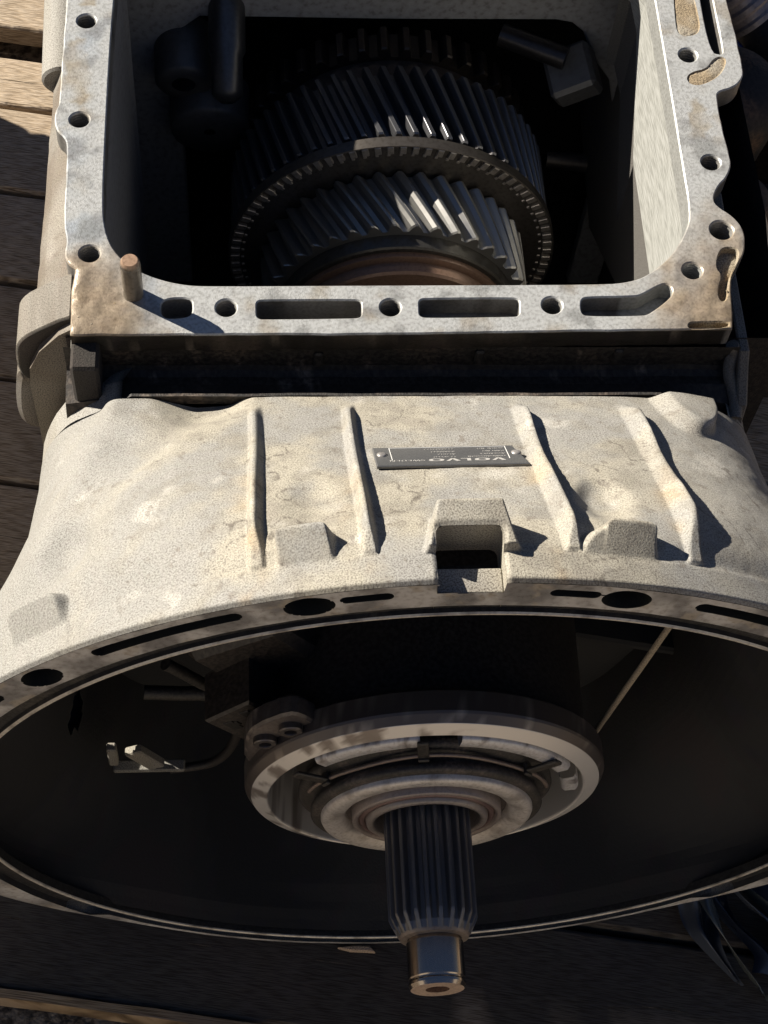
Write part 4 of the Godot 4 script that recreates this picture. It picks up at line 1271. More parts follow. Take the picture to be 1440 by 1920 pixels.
# ------------------------------------------------------------------ clutch release and input shaft
func build_actuator(root: Node3D):
	var sh := MB.new(); sh.col = Color(0.05, 0.047, 0.045)
	sh.lathe([Vector2(0.112, -0.158), Vector2(0.106, -0.150), Vector2(0.097, -0.146), Vector2(0.095, -0.06), Vector2(0.0955, -0.033)], 120)
	var act := put("clutch_actuator", sh.mesh(), M.plastic, root)
	var sr := MB.new()
	sr.tint = func(p: Vector3) -> Color:
		var n := fbm(noise_c, p, 5200.0); var b := fbm(noise_b, p, 8000.0)
		if Vector2(p.x, p.y).length() > 0.1001: return Color(0.11, 0.098, 0.09).lerp(Color(0.26, 0.23, 0.2), ss(0.2, 0.45, b))
		return Color(0.74, 0.72, 0.69).lerp(Color(0.20, 0.17, 0.15), ss(0.05, 0.3, n) * ss(0.06, -0.04, p.x + 0.02 * b) * 0.9)
	sr.lathe([Vector2(0.094, -0.0345), Vector2(0.1024, -0.0345), Vector2(0.1036, -0.0333), Vector2(0.1036, -0.0220), Vector2(0.1030, -0.0205), Vector2(0.10015, -0.0164), Vector2(0.0999, -0.0160), Vector2(0.0985, -0.01547), Vector2(0.0971, -0.01493), Vector2(0.0957, -0.0144), Vector2(0.0943, -0.01387), Vector2(0.0929, -0.01333), Vector2(0.0915, -0.0128), Vector2(0.0907, -0.0132), Vector2(0.0904, -0.0142), Vector2(0.0896, -0.032), Vector2(0.0880, -0.060)], 180)
	put("actuator_ring", sr.mesh(), M.steel_ring, act)
	var sc := MB.new(); sc.col = Color(0.16, 0.15, 0.14)
	sc.lathe([Vector2(0.0885, -0.060), Vector2(0.060, -0.060)], 120)
	put("cup_floor", sc.mesh(), M.steel_dark, act)
	# pressed silver cage, upper half only, broken into three lengths
	for s in [[28.0, 82.0], [97.0, 138.0], [6.0, 20.0]]:
		var sg := MB.new()
		sg.tint = func(p: Vector3) -> Color: return Color(0.62, 0.62, 0.63).lerp(Color(0.25, 0.23, 0.22), ss(0.25, 0.5, fbm(noise_c, p, 7000.0)))
		sg.lathe([Vector2(0.0882, -0.024), Vector2(0.0878, -0.0135), Vector2(0.0862, -0.0115), Vector2(0.0800, -0.0112), Vector2(0.0782, -0.0130), Vector2(0.0772, -0.030), Vector2(0.076, -0.045)], 40, Vector3.ZERO, Basis.IDENTITY, true, deg_to_rad(s[0]), deg_to_rad(s[1]))
		put("pressed_cage", sg.mesh(), M.steel_worn, act)
	# black spring clips
	for a in [96.0, 40.0, 148.0]:
		var k := MB.new(); k.col = Color(0.05, 0.045, 0.043)
		var bs := Basis(Vector3(0, 0, 1), deg_to_rad(a))
		k.box(bs * Vector3(0.0790, 0, -0.0098), Vector3(0.021, 0.0062, 0.0022), 0.0006, bs)
		k.box(bs * Vector3(0.0690, 0, -0.0110), Vector3(0.0025, 0.0062, 0.008), 0.0006, bs)
		put("spring_clip", k.mesh(), M.plastic, act)
	var sb := MB.new()
	sb.tint = func(p: Vector3) -> Color: return Color(0.05, 0.044, 0.042).lerp(Color(0.13, 0.11, 0.1), ss(0.1, 0.5, fbm(noise_c, p, 5000.0)))
	sb.lathe([Vector2(0.0745, -0.045), Vector2(0.0735, -0.030), Vector2(0.0700, -0.0285), Vector2(0.0690, -0.024), Vector2(0.0725, -0.0205), Vector2(0.0728, -0.016), Vector2(0.0695, -0.0140), Vector2(0.0650, -0.0135), Vector2(0.0640, -0.010), Vector2(0.0660, -0.0075), Vector2(0.0662, -0.0045), Vector2(0.0640, -0.0030), Vector2(0.0600, -0.0030)], 140, Vector3.ZERO, Basis.IDENTITY, true)
	put("dust_boot", sb.mesh(), M.rubber, act)
	# thin wavy retaining wire over the boot
	var wire := []
	for k in 61:
		var a := deg_to_rad(lerpf(15.0, 165.0, k / 60.0))
		var r := 0.0682 + 0.0016 * sin(a * 5.0)
		wire.append(Vector3(cos(a) * r, sin(a) * r, -0.0105))
	var swi := MB.new(); swi.col = Color(0.24, 0.19, 0.16)
	swi.tube(wire, 0.0012, 8)
	put("retaining_wire", swi.mesh(), M.steel_worn, act)
	var se := MB.new()
	se.tint = func(p: Vector3) -> Color: return Color(0.64, 0.61, 0.57).lerp(Color(0.40, 0.37, 0.34), ss(0.1, 0.5, fbm(noise_c, p, 6000.0)))
	se.lathe([Vector2(0.0605, -0.010), Vector2(0.0605, -0.0015), Vector2(0.0595, 0.0005), Vector2(0.0570, 0.0012), Vector2(0.0530, 0.0008), Vector2(0.0490, -0.0004), Vector2(0.0470, -0.0018), Vector2(0.0462, -0.006)], 140, Vector3.ZERO, Basis.IDENTITY, true)
	put("release_bearing", se.mesh(), M.steel_worn, act)
	var sf := MB.new(); sf.col = Color(0.10, 0.085, 0.08)
	sf.lathe([Vector2(0.0465, -0.006), Vector2(0.0425, -0.0065)], 120)
	sf.col = Color(0.30, 0.26, 0.24)
	sf.lathe([Vector2(0.0428, -0.0065), Vector2(0.0425, 0.0006), Vector2(0.0415, 0.0016), Vector2(0.0398, 0.0012), Vector2(0.0388, -0.0010)], 120, Vector3.ZERO, Basis.IDENTITY, true)
	sf.col = Color(0.18, 0.12, 0.11)
	sf.lathe([Vector2(0.0388, -0.0010), Vector2(0.0378, 0.0012), Vector2(0.0362, 0.0014), Vector2(0.0352, -0.0008)], 120, Vector3.ZERO, Basis.IDENTITY, true)
	sf.col = Color(0.30, 0.27, 0.25)
	sf.lathe([Vector2(0.0352, -0.0008), Vector2(0.0345, 0.0026), Vector2(0.0330, 0.0036), Vector2(0.0312, 0.0034), Vector2(0.0302, 0.0022), Vector2(0.0300, -0.02)], 120, Vector3.ZERO, Basis.IDENTITY, true)
	sf.col = Color(0.03, 0.03, 0.03)
	sf.lathe([Vector2(0.0300, -0.02), Vector2(0.015, -0.02)], 60)
	put("bearing_inner_race", sf.mesh(), M.steel_worn, act)
	# ear on the ring with two socket screws
	var sl := MB.new(); sl.tint = func(p: Vector3) -> Color: return Color(0.10, 0.09, 0.083).lerp(Color(0.3, 0.26, 0.23), ss(0.15, 0.45, fbm(noise_c, p, 7000.0)))
	sl.prism(resample(chaikin([Vector2(-0.1035, 0.0221), Vector2(-0.1027, 0.0597), Vector2(-0.0974, 0.0758), Vector2(-0.0800, 0.0923), Vector2(-0.0726, 0.0891), Vector2(-0.0625, 0.0742), Vector2(-0.0729, 0.0205), Vector2(-0.0908, 0.0049)], 1), 0.003), Vector3(0, 0, -0.0265), Vector3(1, 0, 0), Vector3(0, 1, 0), Vector3(0, 0, 1), 0.012, 0.0015)
	var ear := put("screw_ear", sl.mesh(), M.steel_worn, act)
	for c in [Vector2(-0.0784, 0.0749), Vector2(-0.0920, 0.0583)]:
		var sk := MB.new(); sk.col = Color(0.13, 0.12, 0.115)
		sk.lathe([Vector2(0.0066, -0.001), Vector2(0.0066, 0.0030), Vector2(0.0060, 0.0037), Vector2(0.0036, 0.0037), Vector2(0.0034, 0.0030), Vector2(0.0034, -0.0006), Vector2(0.0, -0.0006)], 30, Vector3(c.x, c.y, -0.0262))
		put("socket_screw", sk.mesh(), M.steel_dark, act)
	# plastic sensor block with two square windows
	var sp := MB.new(); sp.col = Color(0.062, 0.054, 0.05)
	var f: Array = [Vector3(-0.1044, 0.0154, -0.0450), Vector3(-0.1039, 0.0808, -0.0450), Vector3(-0.0754, 0.1025, -0.0450), Vector3(-0.0741, 0.0389, -0.0450)]
	var o: Vector3 = f[0]
	var ux: Vector3 = (f[3] - f[0]).normalized()
	var uy: Vector3 = (f[1] - f[0]); uy = (uy - ux * uy.dot(ux)).normalized()
	var un := ux.cross(uy).normalized()
	if un.z < 0: un = -un
	var blk := [Vector2(0, 0), Vector2(0.036, 0), Vector2(0.036, 0.040), Vector2(0, 0.034)]
	sp.prism(blk, o + Vector3(0, 0, 0.002), ux, uy, un, 0.03, 0.0015)
	put("sensor_block", sp.mesh(), M.plastic, act)
	var sp2 := MB.new(); sp2.col = Color(0.062, 0.054, 0.05)
	sp2.box(Vector3(-0.098, 0.066, -0.100), Vector3(0.062, 0.046, 0.060), 0.005, Basis(Vector3(0, 0, 1), 0.62))
	put("sensor_housing", sp2.mesh(), M.plastic, act)
	for w in [Vector2(0.010, 0.021), Vector2(0.026, 0.027)]:
		var sw := MB.new(); sw.col = Color(0.012, 0.012, 0.012)
		var bs := Basis(ux, uy, un)
		sw.box(o + Vector3(0, 0, 0.002) + ux * w.x + uy * w.y, Vector3(0.0065, 0.011, 0.0012), 0.0004, bs)
		sw.box(o + Vector3(0, 0, 0.002) + ux * (w.x + 0.0032) + uy * (w.y + 0.001), Vector3(0.004, 0.005, 0.0013), 0.0004, bs)
		put("connector_window", sw.mesh(), M.rubber, act)
	# wiring and hose on the left of the bell
	var sv := MB.new(); sv.col = Color(0.05, 0.045, 0.042)
	sv.tube([Vector3(-0.1636, -0.0213, -0.0900), Vector3(-0.1414, -0.0239, -0.0900), Vector3(-0.1222, -0.0247, -0.0900), Vector3(-0.1093, -0.0220, -0.0900)], 0.0045, 10)
	sv.tube([Vector3(-0.1483, 0.0295, -0.0850), Vector3(-0.1396, 0.0181, -0.0850), Vector3(-0.1278, 0.0010, -0.0850), Vector3(-0.1217, -0.0055, -0.0850)], 0.0038, 10)
	put("wiring_harness", sv.mesh(), M.rubber, root)
	var so := MB.new(); so.col = Color(0.03, 0.027, 0.025)
	so.tube(smooth3([Vector3(-0.1127, 0.0039, -0.0800), Vector3(-0.1074, -0.0224, -0.0800), Vector3(-0.1074, -0.0556, -0.0800), Vector3(-0.1128, -0.0879, -0.0800), Vector3(-0.1224, -0.1095, -0.0800), Vector3(-0.1347, -0.1182, -0.0800), Vector3(-0.1521, -0.1229, -0.0800)]), 0.0031, 10)
	put("breather_hose", so.mesh(), M.rubber, root)
	# pale thin rod on the right
	var sd := MB.new()
	sd.tint = func(p: Vector3) -> Color: return Color(0.36, 0.31, 0.24).lerp(Color(0.2, 0.17, 0.14), ss(0.0, 0.4, fbm(noise_c, p, 7000.0)))
	sd.tube([Vector3(0.0999, 0.0083, -0.0450), Vector3(0.1040, 0.0498, -0.0450), Vector3(0.1089, 0.1008, -0.0450), Vector3(0.1142, 0.1584, -0.0450)], 0.0017, 10)
	put("release_cable", sd.mesh(), M.dust, root)
	# bracket low on the left, its tips reached by the sun through the side opening
	var sq := MB.new(); sq.tint = func(p: Vector3) -> Color: return col_cast(p) * 0.75
	var pb := Vector3(-0.1715, -0.1012, -0.08)
	sq.box(pb + Vector3(0.004, 0.0, 0), Vector3(0.012, 0.030, 0.006), 0.001, Basis(Vector3(0, 0, 1), 0.5))
	sq.box(pb + Vector3(-0.016, 0.006, 0.0), Vector3(0.006, 0.026, 0.006), 0.001)
	sq.box(pb + Vector3(0.006, -0.0155, 0.0), Vector3(0.046, 0.0035, 0.008), 0.001)
	put("fork_bracket", sq.mesh(), M.cast, root)

func smooth3(l: Array) -> Array:
	var cv := Curve3D.new()
	for i in l.size():
		var a: Vector3 = l[max(i - 1, 0)]; var b: Vector3 = l[min(i + 1, l.size() - 1)]
		var tg := (b - a) / 6.0
		cv.add_point(l[i], -tg, tg)
	cv.bake_interval = 0.002
	return Array(cv.get_baked_points())

func build_shaft(root: Node3D):
	var st := MB.new(); st.col = Color(0.17, 0.165, 0.165)
	# splined length: teeth run out in a taper at the nose
	var teeth := 22
	var prof := []
	for k in teeth:
		for q in [[-0.36, 0.0209], [-0.27, 0.0212], [-0.17, 0.0241], [-0.13, 0.0247], [0.13, 0.0247], [0.17, 0.0241], [0.27, 0.0212], [0.36, 0.0209]]:
			prof.append(Vector2((k + q[0]) / teeth * TAU + 0.06, q[1]))
	var zs := [[-0.02, 1.0], [0.02, 1.0], [0.0585, 1.0], [0.0600, 0.98], [0.0640, 0.90], [0.0685, 0.80]]
	for j in zs.size() - 1:
		for i in prof.size():
			var i1 := (i + 1) % prof.size()
			var P := []
			for w in [[i, j], [i1, j], [i1, j + 1], [i, j + 1]]:
				var q: Vector2 = prof[w[0]]
				var r := minf(q.y, 0.0247 * zs[w[1]][1] + (0.0 if w[1] < 3 else 0.0))
				P.append(Vector3(cos(q.x) * r, sin(q.x) * r, zs[w[1]][0]))
			st.quad(P[0], P[1], P[2], P[3], Vector3(P[0].x + P[1].x, P[0].y + P[1].y, 0.01))
	var sh := put("input_shaft", st.mesh(), M.steel_shaft, root)
	var sc := MB.new()
	sc.tint = func(p: Vector3) -> Color: return Color(0.30, 0.25, 0.21).lerp(Color(0.2, 0.17, 0.15), ss(0.0, 0.4, fbm(noise_c, p, 7000.0)))
	sc.lathe([Vector2(0.0200, 0.0680), Vector2(0.0190, 0.0698), Vector2(0.0150, 0.0702)], 72)
	put("shaft_shoulder", sc.mesh(), M.steel_worn, sh)
	var sp := MB.new(); sp.col = Color(0.36, 0.31, 0.27)
	sp.lathe([Vector2(0.0148, 0.0700), Vector2(0.0150, 0.0712), Vector2(0.0157, 0.0722), Vector2(0.0157, 0.0915), Vector2(0.0152, 0.0922), Vector2(0.0152, 0.0930), Vector2(0.0157, 0.0938), Vector2(0.0157, 0.0952), Vector2(0.0146, 0.0972)], 96)
	put("pilot_journal", sp.mesh(), M.steel_pol, sh)
	var sf := MB.new(); sf.tint = func(p: Vector3) -> Color: return Color(0.60, 0.46, 0.36).lerp(Color(0.48, 0.37, 0.29), ss(0.1, 0.5, fbm(noise_c, p, 9000.0)))
	sf.lathe([Vector2(0.0146, 0.0972), Vector2(0.0066, 0.0972)], 72)
	put("shaft_end_face", sf.mesh(), M.steel_worn, sh)
	var sce := MB.new(); sce.col = Color(0.13, 0.07, 0.04)
	sce.lathe([Vector2(0.0066, 0.0972), Vector2(0.0060, 0.0964), Vector2(0.0020, 0.089), Vector2(0.0, 0.089)], 48)
	put("centre_hole", sce.mesh(), M.dust, sh)

func build_plate(root: Node3D):
	var c: Array = [Vector3(-0.0398, 0.2271, -0.1040), Vector3(0.0320, 0.2252, -0.1066), Vector3(0.0319, 0.2383, -0.0882), Vector3(-0.0393, 0.2394, -0.0866)]
	var o: Vector3 = (c[0] + c[1] + c[2] + c[3]) * 0.25
	var right: Vector3 = ((c[1] - c[0]) + (c[2] - c[3])).normalized()    # to the viewer's right
	var down: Vector3 = ((c[3] - c[0]) + (c[2] - c[1]))
	down = (down - right * down.dot(right)).normalized()                   # towards the mouth
	var up := down.cross(right).normalized()
	if up.y < 0: up = -up
	# the print reads from the other side: its x runs to the viewer's left, its y towards the viewer
	var ux := -right; var uy := down
	var un := up
	o += un * 0.0022
	var st := MB.new()
	st.tint = func(p: Vector3) -> Color: return Color(0.16, 0.16, 0.165).lerp(Color(0.23, 0.225, 0.22), ss(-0.1, 0.4, fbm(noise_b, p, 6000.0)))
	var hw := 0.0362; var hh := 0.0112
	var loop := [Vector2(-hw - 0.0006, hh), Vector2(-hw + 0.004, -hh), Vector2(hw, -hh), Vector2(hw, hh)]
	st.prism(loop, o, ux, uy, un, 0.0018, 0.0004)
	var plate_n := put("name_plate", st.mesh(), M.label, root)
	for s in [-1.0, 1.0]:
		var sr := MB.new(); sr.col = Color(0.3, 0.29, 0.28)
		var bs := Basis(ux, uy, un)
		sr.lathe([Vector2(0.0, 0.0010), Vector2(0.0014, 0.0009), Vector2(0.0024, 0.0004), Vector2(0.0026, -0.0004)], 20, o + ux * (s * 0.0325) + uy * (-0.002), bs, true)
		put("rivet", sr.mesh(), M.steel_worn, plate_n)
	# frame lines beside the rivets
	var fl := MB.new(); fl.col = Color(0.62, 0.61, 0.58)
	var bsx := Basis(ux, uy, un)
	for s in [[-0.0282, -0.0025, 0.0003, 0.015], [0.0282, -0.0025, 0.0003, 0.015], [0.0, -0.0098, 0.0565, 0.0003]]:
		fl.box(o + ux * s[0] + uy * s[1] + un * 0.00005, Vector3(s[2], s[3], 0.00024), 0.00004, bsx)
	put("plate_border", fl.mesh(), M.print, plate_n)
	var white := Color(0.72, 0.71, 0.67)
	word(plate_n, "VOLVO", Vector2(-0.0262, 0.0056), 0.0030, 2.9, o, ux, uy, un, white, true)
	word(plate_n, "SWEDEN", Vector2(0.0125, 0.0058), 0.0016, 2.1, o, ux, uy, un, white, false)
	var lines := [["TRANSMISSION", "12 SPEED", 0.0020], ["ASSEMBLY", "AT2612", -0.0012], ["PART NO", "85000843", -0.0044], ["SERIAL NO", "1110009172", -0.0076]]
	for l in lines:
		word(plate_n, l[0], Vector2(-0.0270, l[2]), 0.0010, 2.0, o, ux, uy, un, white, false)
		word(plate_n, l[1], Vector2(-0.0030, l[2]), 0.0010, 2.0, o, ux, uy, un, white, false)

func word(parent: Node3D, txt: String, at: Vector2, h: float, wide: float, o: Vector3, ux: Vector3, uy: Vector3, un: Vector3, col: Color, bold: bool):
	var f := SystemFont.new()
	f.font_names = PackedStringArray(["Droid Sans"])
	f.font_weight = 700 if bold else 400
	var tm := TextMesh.new()
	tm.text = txt
	tm.font = f
	tm.font_size = 48
	tm.pixel_size = 0.01
	tm.depth = 0.1
	tm.horizontal_alignment = HORIZONTAL_ALIGNMENT_LEFT
	var m := StandardMaterial3D.new()
	m.albedo_color = Color(0.62, 0.61, 0.59)
	m.roughness = 0.5
	var n := put("lettering", tm, m, parent)
	var k := h / 0.36
	n.transform = Transform3D(Basis(ux * wide * k, uy * k, un * 0.0012), o + ux * at.x + uy * at.y + un * 0.0001)

# ------------------------------------------------------------------ surroundings
func build_ground():
	var gm := MB.new(); gm.col = Color(0.24, 0.22, 0.19)
	var pm := PlaneMesh.new()
	pm.size = Vector2(40, 40)
	var gmat: StandardMaterial3D = M.ground.duplicate()
	gmat.vertex_color_use_as_albedo = false
	gmat.albedo_color = Color(0.36, 0.30, 0.235).linear_to_srgb()
	var gr := put("ground", pm, gmat, self)
	gr.position = Vector3(0, -0.345, 0)
	gr.set_meta("kind", "structure")
	var deck := Node3D.new()
	deck.name = "deck"
	add_child(deck, true)
	deck.set_meta("kind", "structure")
	deck.rotation.y = -atan(0.17)
	var cs := cos(atan(0.17))
	for k in 18:
		var c1 := 0.062 - 0.1035 * k
		var w := 0.0975
		if k == 8: w = 0.060
		var st := MB.new()
		var tone := rng.randf_range(-0.04, 0.04)
		var base := Color(0.42 + tone, 0.355 + tone * 0.9, 0.28 + tone * 0.75)
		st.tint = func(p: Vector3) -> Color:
			var n := fbm(noise_a, p + Vector3(k * 3.1, 0, 0), 700.0)
			var wp := p.rotated(Vector3.UP, -atan(0.17))
			# boards darker in an oval under the bell, with a ragged outline
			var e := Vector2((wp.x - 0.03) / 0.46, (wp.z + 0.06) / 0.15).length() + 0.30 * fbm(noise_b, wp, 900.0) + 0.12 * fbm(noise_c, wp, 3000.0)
			var dark_mask := 1.0 - ss(0.96, 1.06, e)
			return (base * (1.0 + 0.35 * n)).lerp(Color(0.055, 0.05, 0.046) * (1.0 + 0.5 * n), dark_mask * 0.92)
		var L := 3.4
		var segs := 150 if k < 3 else 60
		var y := -0.292 + rng.randf_range(-0.0015, 0.0015)
		if k == 0: y = -0.2925
		var z0 := (c1) * cs - w; var z1 := c1 * cs
		var b := 0.003
		var pr := [Vector2(z0, y - 0.022), Vector2(z0, y - b), Vector2(z0 + b * 0.4, y - b * 0.4), Vector2(z0 + b, y), Vector2(z0 + w * 0.5, y + 0.0006), Vector2(z1 - b, y), Vector2(z1 - b * 0.4, y - b * 0.4), Vector2(z1, y - b), Vector2(z1, y - 0.022)]
		for i in segs:
			var x0 := -1.7 + L * i / segs; var x1 := -1.7 + L * (i + 1) / segs
			for j in pr.size() - 1:
				var a: Vector2 = pr[j]; var d: Vector2 = pr[j + 1]
				var on := Vector3(0, (d.x - a.x), -(d.y - a.y))
				var j0 := noise_b.get_noise_2d(x0 * 900.0, k * 31.0 + (0.0 if j < 4 else 50.0)) * 0.0010; var j1 := noise_b.get_noise_2d(x1 * 900.0, k * 31.0 + (0.0 if j < 4 else 50.0)) * 0.0010
				var before := st.v.size()
				st.quad(Vector3(x0, a.y, a.x + j0), Vector3(x1, a.y, a.x + j1), Vector3(x1, d.y, d.x + j1), Vector3(x0, d.y, d.x + j0), on)
				for q in range(before, st.v.size()):
					var vv: Vector3 = st.v[q]
					st.uv.append(Vector2(vv.x * 0.7 + k * 0.37, (vv.z + vv.y) * 19.0 + k * 0.61))
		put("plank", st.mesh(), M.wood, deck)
	# pale end board along the front of the deck
	var se := MB.new()
	se.tint = func(p: Vector3) -> Color: return Color(0.40, 0.31, 0.2).lerp(Color(0.3, 0.23, 0.16), ss(-0.2, 0.4, fbm(noise_b, p, 2500.0)))
	for i in 60:
		var x0 := -1.7 + 1.62 * i / 60.0; var x1 := -1.7 + 1.62 * (i + 1) / 60.0
		var za := 0.0625 * cs + noise_b.get_noise_1d(x0 * 1500.0) * 0.001; var zb := 0.0625 * cs + noise_b.get_noise_1d(x1 * 1500.0) * 0.001
		for q in [[-0.292, 0.0, -0.2905, 0.0004], [-0.2905, 0.0004, -0.2905, 0.0068], [-0.2905, 0.0068, -0.315, 0.0072]]:
			var before := se.v.size()
			se.quad(Vector3(x0, q[0], za + q[1]), Vector3(x1, q[0], zb + q[1]), Vector3(x1, q[2], zb + q[3]), Vector3(x0, q[2], za + q[3]), Vector3(0, 1, 0.5))
			for w in range(before, se.v.size()):
				se.uv.append(Vector2(se.v[w].x * 0.32, se.v[w].z * 19.0))
	put("edge_strip", se.mesh(), M.wood, deck)

func build_things():
	# added unseen wall behind the viewer, put in for warm front light on the rings
	var hw := thing("added_bounce_wall", "added unseen pale wall behind the viewer, put in to bounce warm sunlight forward", "wall")
	var sh0 := MB.new(); sh0.tint = func(p: Vector3) -> Color: return Color(0.58, 0.555, 0.52) * (1.0 + 0.12 * fbm(noise_a, p, 60.0))
	for i in 24:
		sh0.box(Vector3(-5.5 + 0.5 * i, 0.60, 3.4), Vector3(0.5, 1.9, 0.2), 0.004)
	put("bounce_face", sh0.mesh(), M.dust, hw)
	# boards stand in for an unseen caster of the shadow over the deck
	var tb := thing("shade_caster_stack", "stack of boards standing in for an unseen shade caster left of the gearbox", "timber")
	for k in 14:
		for r in 2:
			var st := MB.new(); st.col = Color(0.30, 0.22, 0.15)
			var zc := lerpf(-0.86, 0.52, r)
			st.box(Vector3(0, 0, 0), Vector3(0.26, 0.0275, 0.87), 0.003)
			for q in st.v.size(): st.uv.append(Vector2(st.v[q].z * 0.32, st.v[q].x * 19.0))
			if r == 0:
				var o := put("board", st.mesh(), M.wood, tb)
				o.position = Vector3(-0.735 + rng.randf_range(-0.004, 0.004) - (0.0 if k < 13 else 0.002), -0.2905 + 0.0140 + 0.0285 * k, -0.535)
	# black oily pump body behind on the right
	var pm := thing("oily_pump", "black oily cast pump body lying on the boards to the right of the gearbox", "pump")
	var sp := MB.new(); sp.tint = func(p: Vector3) -> Color: return Color(0.02, 0.018, 0.017).lerp(Color(0.17, 0.105, 0.065), ss(-0.05, 0.45, fbm(noise_a, p, 2200.0)))
	var cb := Vector3(0.350, -0.292, -0.585)
	sp.lathe([Vector2(0.0, 0.36), Vector2(0.055, 0.358), Vector2(0.080, 0.35), Vector2(0.086, 0.335), Vector2(0.086, 0.25), Vector2(0.090, 0.235), Vector2(0.088, 0.225), Vector2(0.092, 0.218), Vector2(0.092, 0.18), Vector2(0.084, 0.17), Vector2(0.078, 0.10), Vector2(0.086, 0.06), Vector2(0.100, 0.05), Vector2(0.102, 0.0)], 64, cb, Basis(Vector3(1, 0, 0), -PI / 2), true)
	put("pump_body", sp.mesh(), M.oily, pm)
	for q in [[Vector3(0.245, 0.05, -0.515), 0.040, 0.10], [Vector3(0.275, 0.0, -0.43), 0.040, 0.10], [Vector3(0.235, 0.045, -0.415), 0.026, 0.07], [Vector3(0.30, 0.06, -0.70), 0.05, 0.1]]:
		var sl := MB.new(); sl.tint = sp.tint
		var rr: float = q[1]
		sl.lathe([Vector2(0.0, 0.014), Vector2(rr * 0.5, 0.013), Vector2(rr * 0.85, 0.006), Vector2(rr, -0.006), Vector2(rr, -(q[2] as float) - 0.12)], 36, q[0], Basis(Vector3(1, 0, 0), -PI / 2 + 0.25), true)
		put("pump_port", sl.mesh(), M.oily, pm)
	# dark blue hose
	var hs := thing("blue_hose", "dark blue rubber hose curving out beside the gearbox flange", "hose")
	var sh := MB.new(); sh.col = Color(0.02, 0.035, 0.10)
	sh.tube(smooth3([Vector3(0.2579, 0.0400, -0.5718), Vector3(0.2639, 0.0400, -0.5596), Vector3(0.2742, 0.0400, -0.5491), Vector3(0.2889, 0.0400, -0.5419), Vector3(0.3070, 0.0400, -0.5433)]), 0.0050, 12)
	put("hose_tube", sh.mesh(), M.foil, hs)
	# ribbed grey metal canister at the top right
	var cn := thing("ribbed_canister", "ribbed bare metal canister in the top right corner behind the gearbox", "canister")
	var sr := MB.new(); sr.col = Color(0.30, 0.27, 0.27)
	var pr := []
	for k in 15:
		pr.append(Vector2(0.020 if k % 2 == 0 else 0.0185, -0.06 + 0.0055 * k))
		pr.append(Vector2(0.020 if k % 2 == 0 else 0.0185, -0.06 + 0.0055 * k + 0.0035))
	pr.append(Vector2(0.0, pr[-1].y + 0.003))
	sr.lathe(pr, 40, [Vector3(0.2452, 0.1000, -0.5567)][0], Basis(Vector3(0, 1, 0), 0.9) * Basis(Vector3(1, 0, 0), 0.6))
	put("canister_body", sr.mesh(), M.steel_worn, cn)
	# slotted black bracket standing up on the right
	var br := thing("slotted_bracket", "thin black steel bracket with a long slot standing right of the front flange corner", "bracket")
	var sb := MB.new(); sb.col = Color(0.018, 0.017, 0.016)
	var bl: Array = [Vector2(0.1987, 0.1427), Vector2(0.2015, 0.1516), Vector2(0.2070, 0.1477), Vector2(0.2150, 0.1236), Vector2(0.2202, 0.0918), Vector2(0.2289, 0.0465), Vector2(0.2422, -0.0283), Vector2(0.2362, -0.0283), Vector2(0.2124, 0.0696), Vector2(0.2025, 0.1131)]
	sb.prism(resample(chaikin(bl, 2), 0.004), Vector3(0, 0, -0.3), Vector3(1, 0, 0), Vector3(0, 1, 0), Vector3(0, 0, 1), 0.004, 0.0006)
	put("bracket_plate", sb.mesh(), M.oily, br)
	# crumpled sheet of dark plastic by the right front edge of the bell
	var fo := thing("plastic_sheet", "crumpled dark blue plastic sheet lying on the boards under the right of the bell", "plastic sheet")
	for k in 11:
		var sf := MB.new(); sf.col = [Color(0.06, 0.07, 0.085), Color(0.08, 0.09, 0.085), Color(0.035, 0.04, 0.06)][k % 3]
		var f := k / 10.0
		var a0 := Vector3(lerpf(0.208, 0.315, f), -0.278 + 0.012 * sin(k * 2.3), lerpf(-0.050, -0.085, f))
		var a1 := Vector3(lerpf(0.248, 0.40, f), -0.287, lerpf(0.030, 0.045, f) + 0.010 * sin(k * 1.7))
		var wd := 0.013 + 0.006 * sin(k * 4.1)
		var rows := []
		for i in 41:
			var u := i / 40.0
			var c := a0.lerp(a1, u) + Vector3(0.006 * sin(u * 7.0 + k), 0.010 * sin(u * PI) + 0.004 * sin(u * 11.0 + k * 2.0), 0)
			var ww := wd * (0.75 + 0.5 * sin(u * 5.0 + k))
			var row := []
			for j in 13:
				var v := j / 12.0 * 2.0 - 1.0
				row.append(c + Vector3(v * ww * cos(0.6 * sin(u * 4.0 + k)), 0.0065 * cos(v * (3.0 + 1.5 * sin(k * 3.0 + u * 3.0)) + u * 2.0), v * ww * 0.35))
			rows.append(row)
		for i in 40:
			for j in 12:
				var nq := []
				for w in [[i, j], [i + 1, j], [i + 1, j + 1], [i, j + 1]]:
					var i0: int = max(w[0] - 1, 0); var i2: int = min(w[0] + 1, 40); var j0: int = max(w[1] - 1, 0); var j2: int = min(w[1] + 1, 12)
					var n: Vector3 = (rows[i2][w[1]] - rows[i0][w[1]]).cross(rows[w[0]][j2] - rows[w[0]][j0]).normalized()
					nq.append(n if n.y > 0 else -n)
				sf.quad_n(rows[i][j], rows[i + 1][j], rows[i + 1][j + 1], rows[i][j + 1], nq[0], nq[1], nq[2], nq[3])
		put("plastic_fold", sf.mesh(), M.foil, fo)
	# small wood chip on the deck in front
	var ch := thing("wood_chip", "small pale splinter of wood lying on the dark boards left of the shaft tip", "wood chip")
	var sc := MB.new(); sc.col = Color(0.62, 0.47, 0.34)
	var cp: Vector3 = [Vector3(-0.0237, -0.2900, -0.0031)][0]
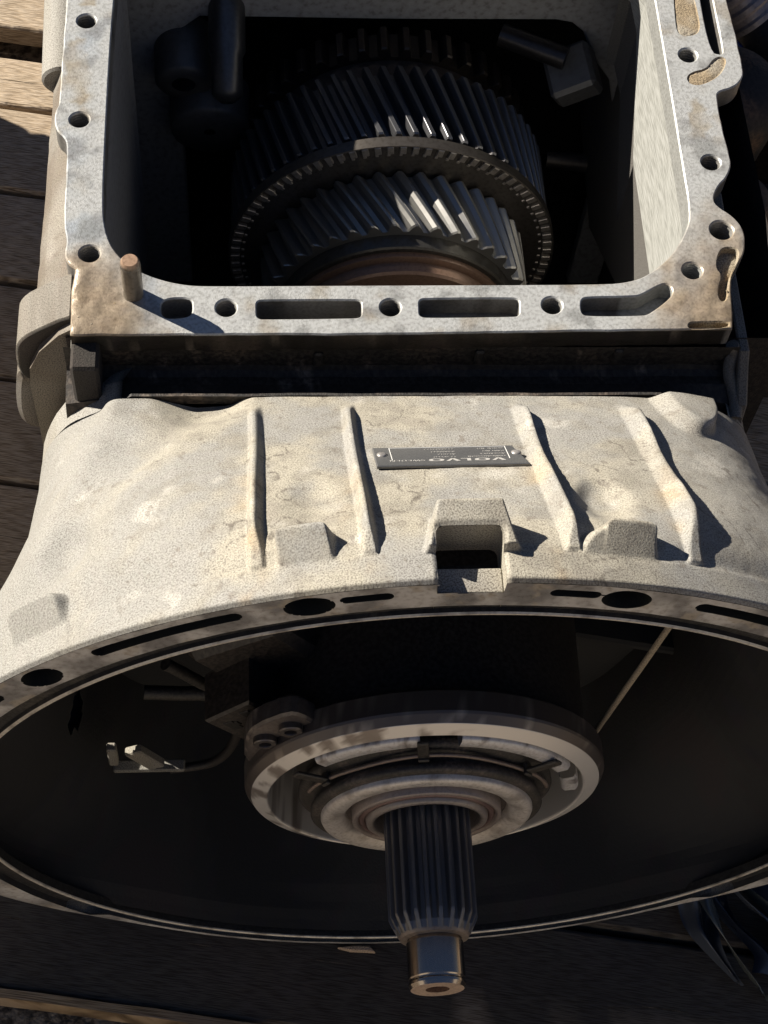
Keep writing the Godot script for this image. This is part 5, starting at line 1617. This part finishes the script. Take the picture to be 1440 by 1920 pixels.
	sc.prism([Vector2(-0.015, -0.0012), Vector2(-0.002, -0.0026), Vector2(0.008, -0.0018), Vector2(0.012, 0.003), Vector2(0.003, 0.0022), Vector2(-0.006, 0.0016)], cp + Vector3(0, 0.004, 0), Vector3(1, 0, 0), Vector3(0, 0, 1), Vector3(0, 1, 0), 0.005, 0.001)
	put("chip", sc.mesh(), M.dust, ch)

# ------------------------------------------------------------------ scene
func _ready():
	rng.seed = 12345
	noise_a.seed = 1; noise_b.seed = 2; noise_c.seed = 3
	for nz in [noise_a, noise_b, noise_c]:
		nz.noise_type = FastNoiseLite.TYPE_SIMPLEX_SMOOTH
		nz.frequency = 0.01
		nz.fractal_type = FastNoiseLite.FRACTAL_FBM
		nz.fractal_octaves = 4
	var cam := Camera3D.new()
	cam.name = "camera"
	cam.transform = Transform3D(Basis(Vector3(0.996674, 0.066180, 0.047552), Vector3(0.008211, 0.498991, -0.866568), Vector3(-0.081078, 0.864076, 0.496788)), Vector3(-0.09904, 0.89699, 0.31432))
	cam.fov = 34.5788
	cam.near = 0.02
	cam.far = 200.0
	add_child(cam)
	cam.current = true
	var we := WorldEnvironment.new()
	we.name = "world_environment"
	var env := Environment.new()
	env.background_mode = Environment.BG_SKY
	var sky := Sky.new()
	var psm := ProceduralSkyMaterial.new()
	psm.sky_top_color = Color(0.34, 0.44, 0.62)
	psm.sky_horizon_color = Color(0.70, 0.73, 0.76)
	psm.sky_curve = 0.12
	psm.ground_bottom_color = Color(0.22, 0.18, 0.14)
	psm.ground_horizon_color = Color(0.45, 0.42, 0.38)
	psm.sun_angle_max = 1.0
	psm.energy_multiplier = 1.0
	sky.sky_material = psm
	env.sky = sky
	env.background_energy_multiplier = 0.19
	env.ambient_light_source = Environment.AMBIENT_SOURCE_SKY
	env.tonemap_mode = Environment.TONE_MAPPER_LINEAR
	env.tonemap_exposure = 2.65
	env.sdfgi_enabled = true
	env.ssao_enabled = true
	env.ssil_enabled = true
	we.environment = env
	add_child(we)
	var sun := DirectionalLight3D.new()
	sun.name = "sun"
	sun.light_energy = 1.5
	sun.light_color = Color(1.0, 0.97, 0.92)
	sun.light_angular_distance = 0.5
	sun.shadow_enabled = true
	add_child(sun)
	sun.look_at_from_position(Vector3.ZERO, SUN.normalized(), Vector3.UP)

	make_materials()
	M.steel_pol = mat(Color(1, 1, 1), 0.16, 1.0)
	M.steel_ring = mat(Color(1, 1, 1), 0.38, 0.6, null, 14.0, null)
	M.steel_shaft = mat(Color(1, 1, 1), 0.4, 0.7)
	build_ground()
	var root := thing("gearbox", "dusty grey aluminium truck gearbox with its top cover off, bell housing facing the viewer", "gearbox")
	build_case(root)
	build_bell(root)
	build_plate(root)
	build_actuator(root)
	build_shaft(root)
	build_gears(root)
	build_things()
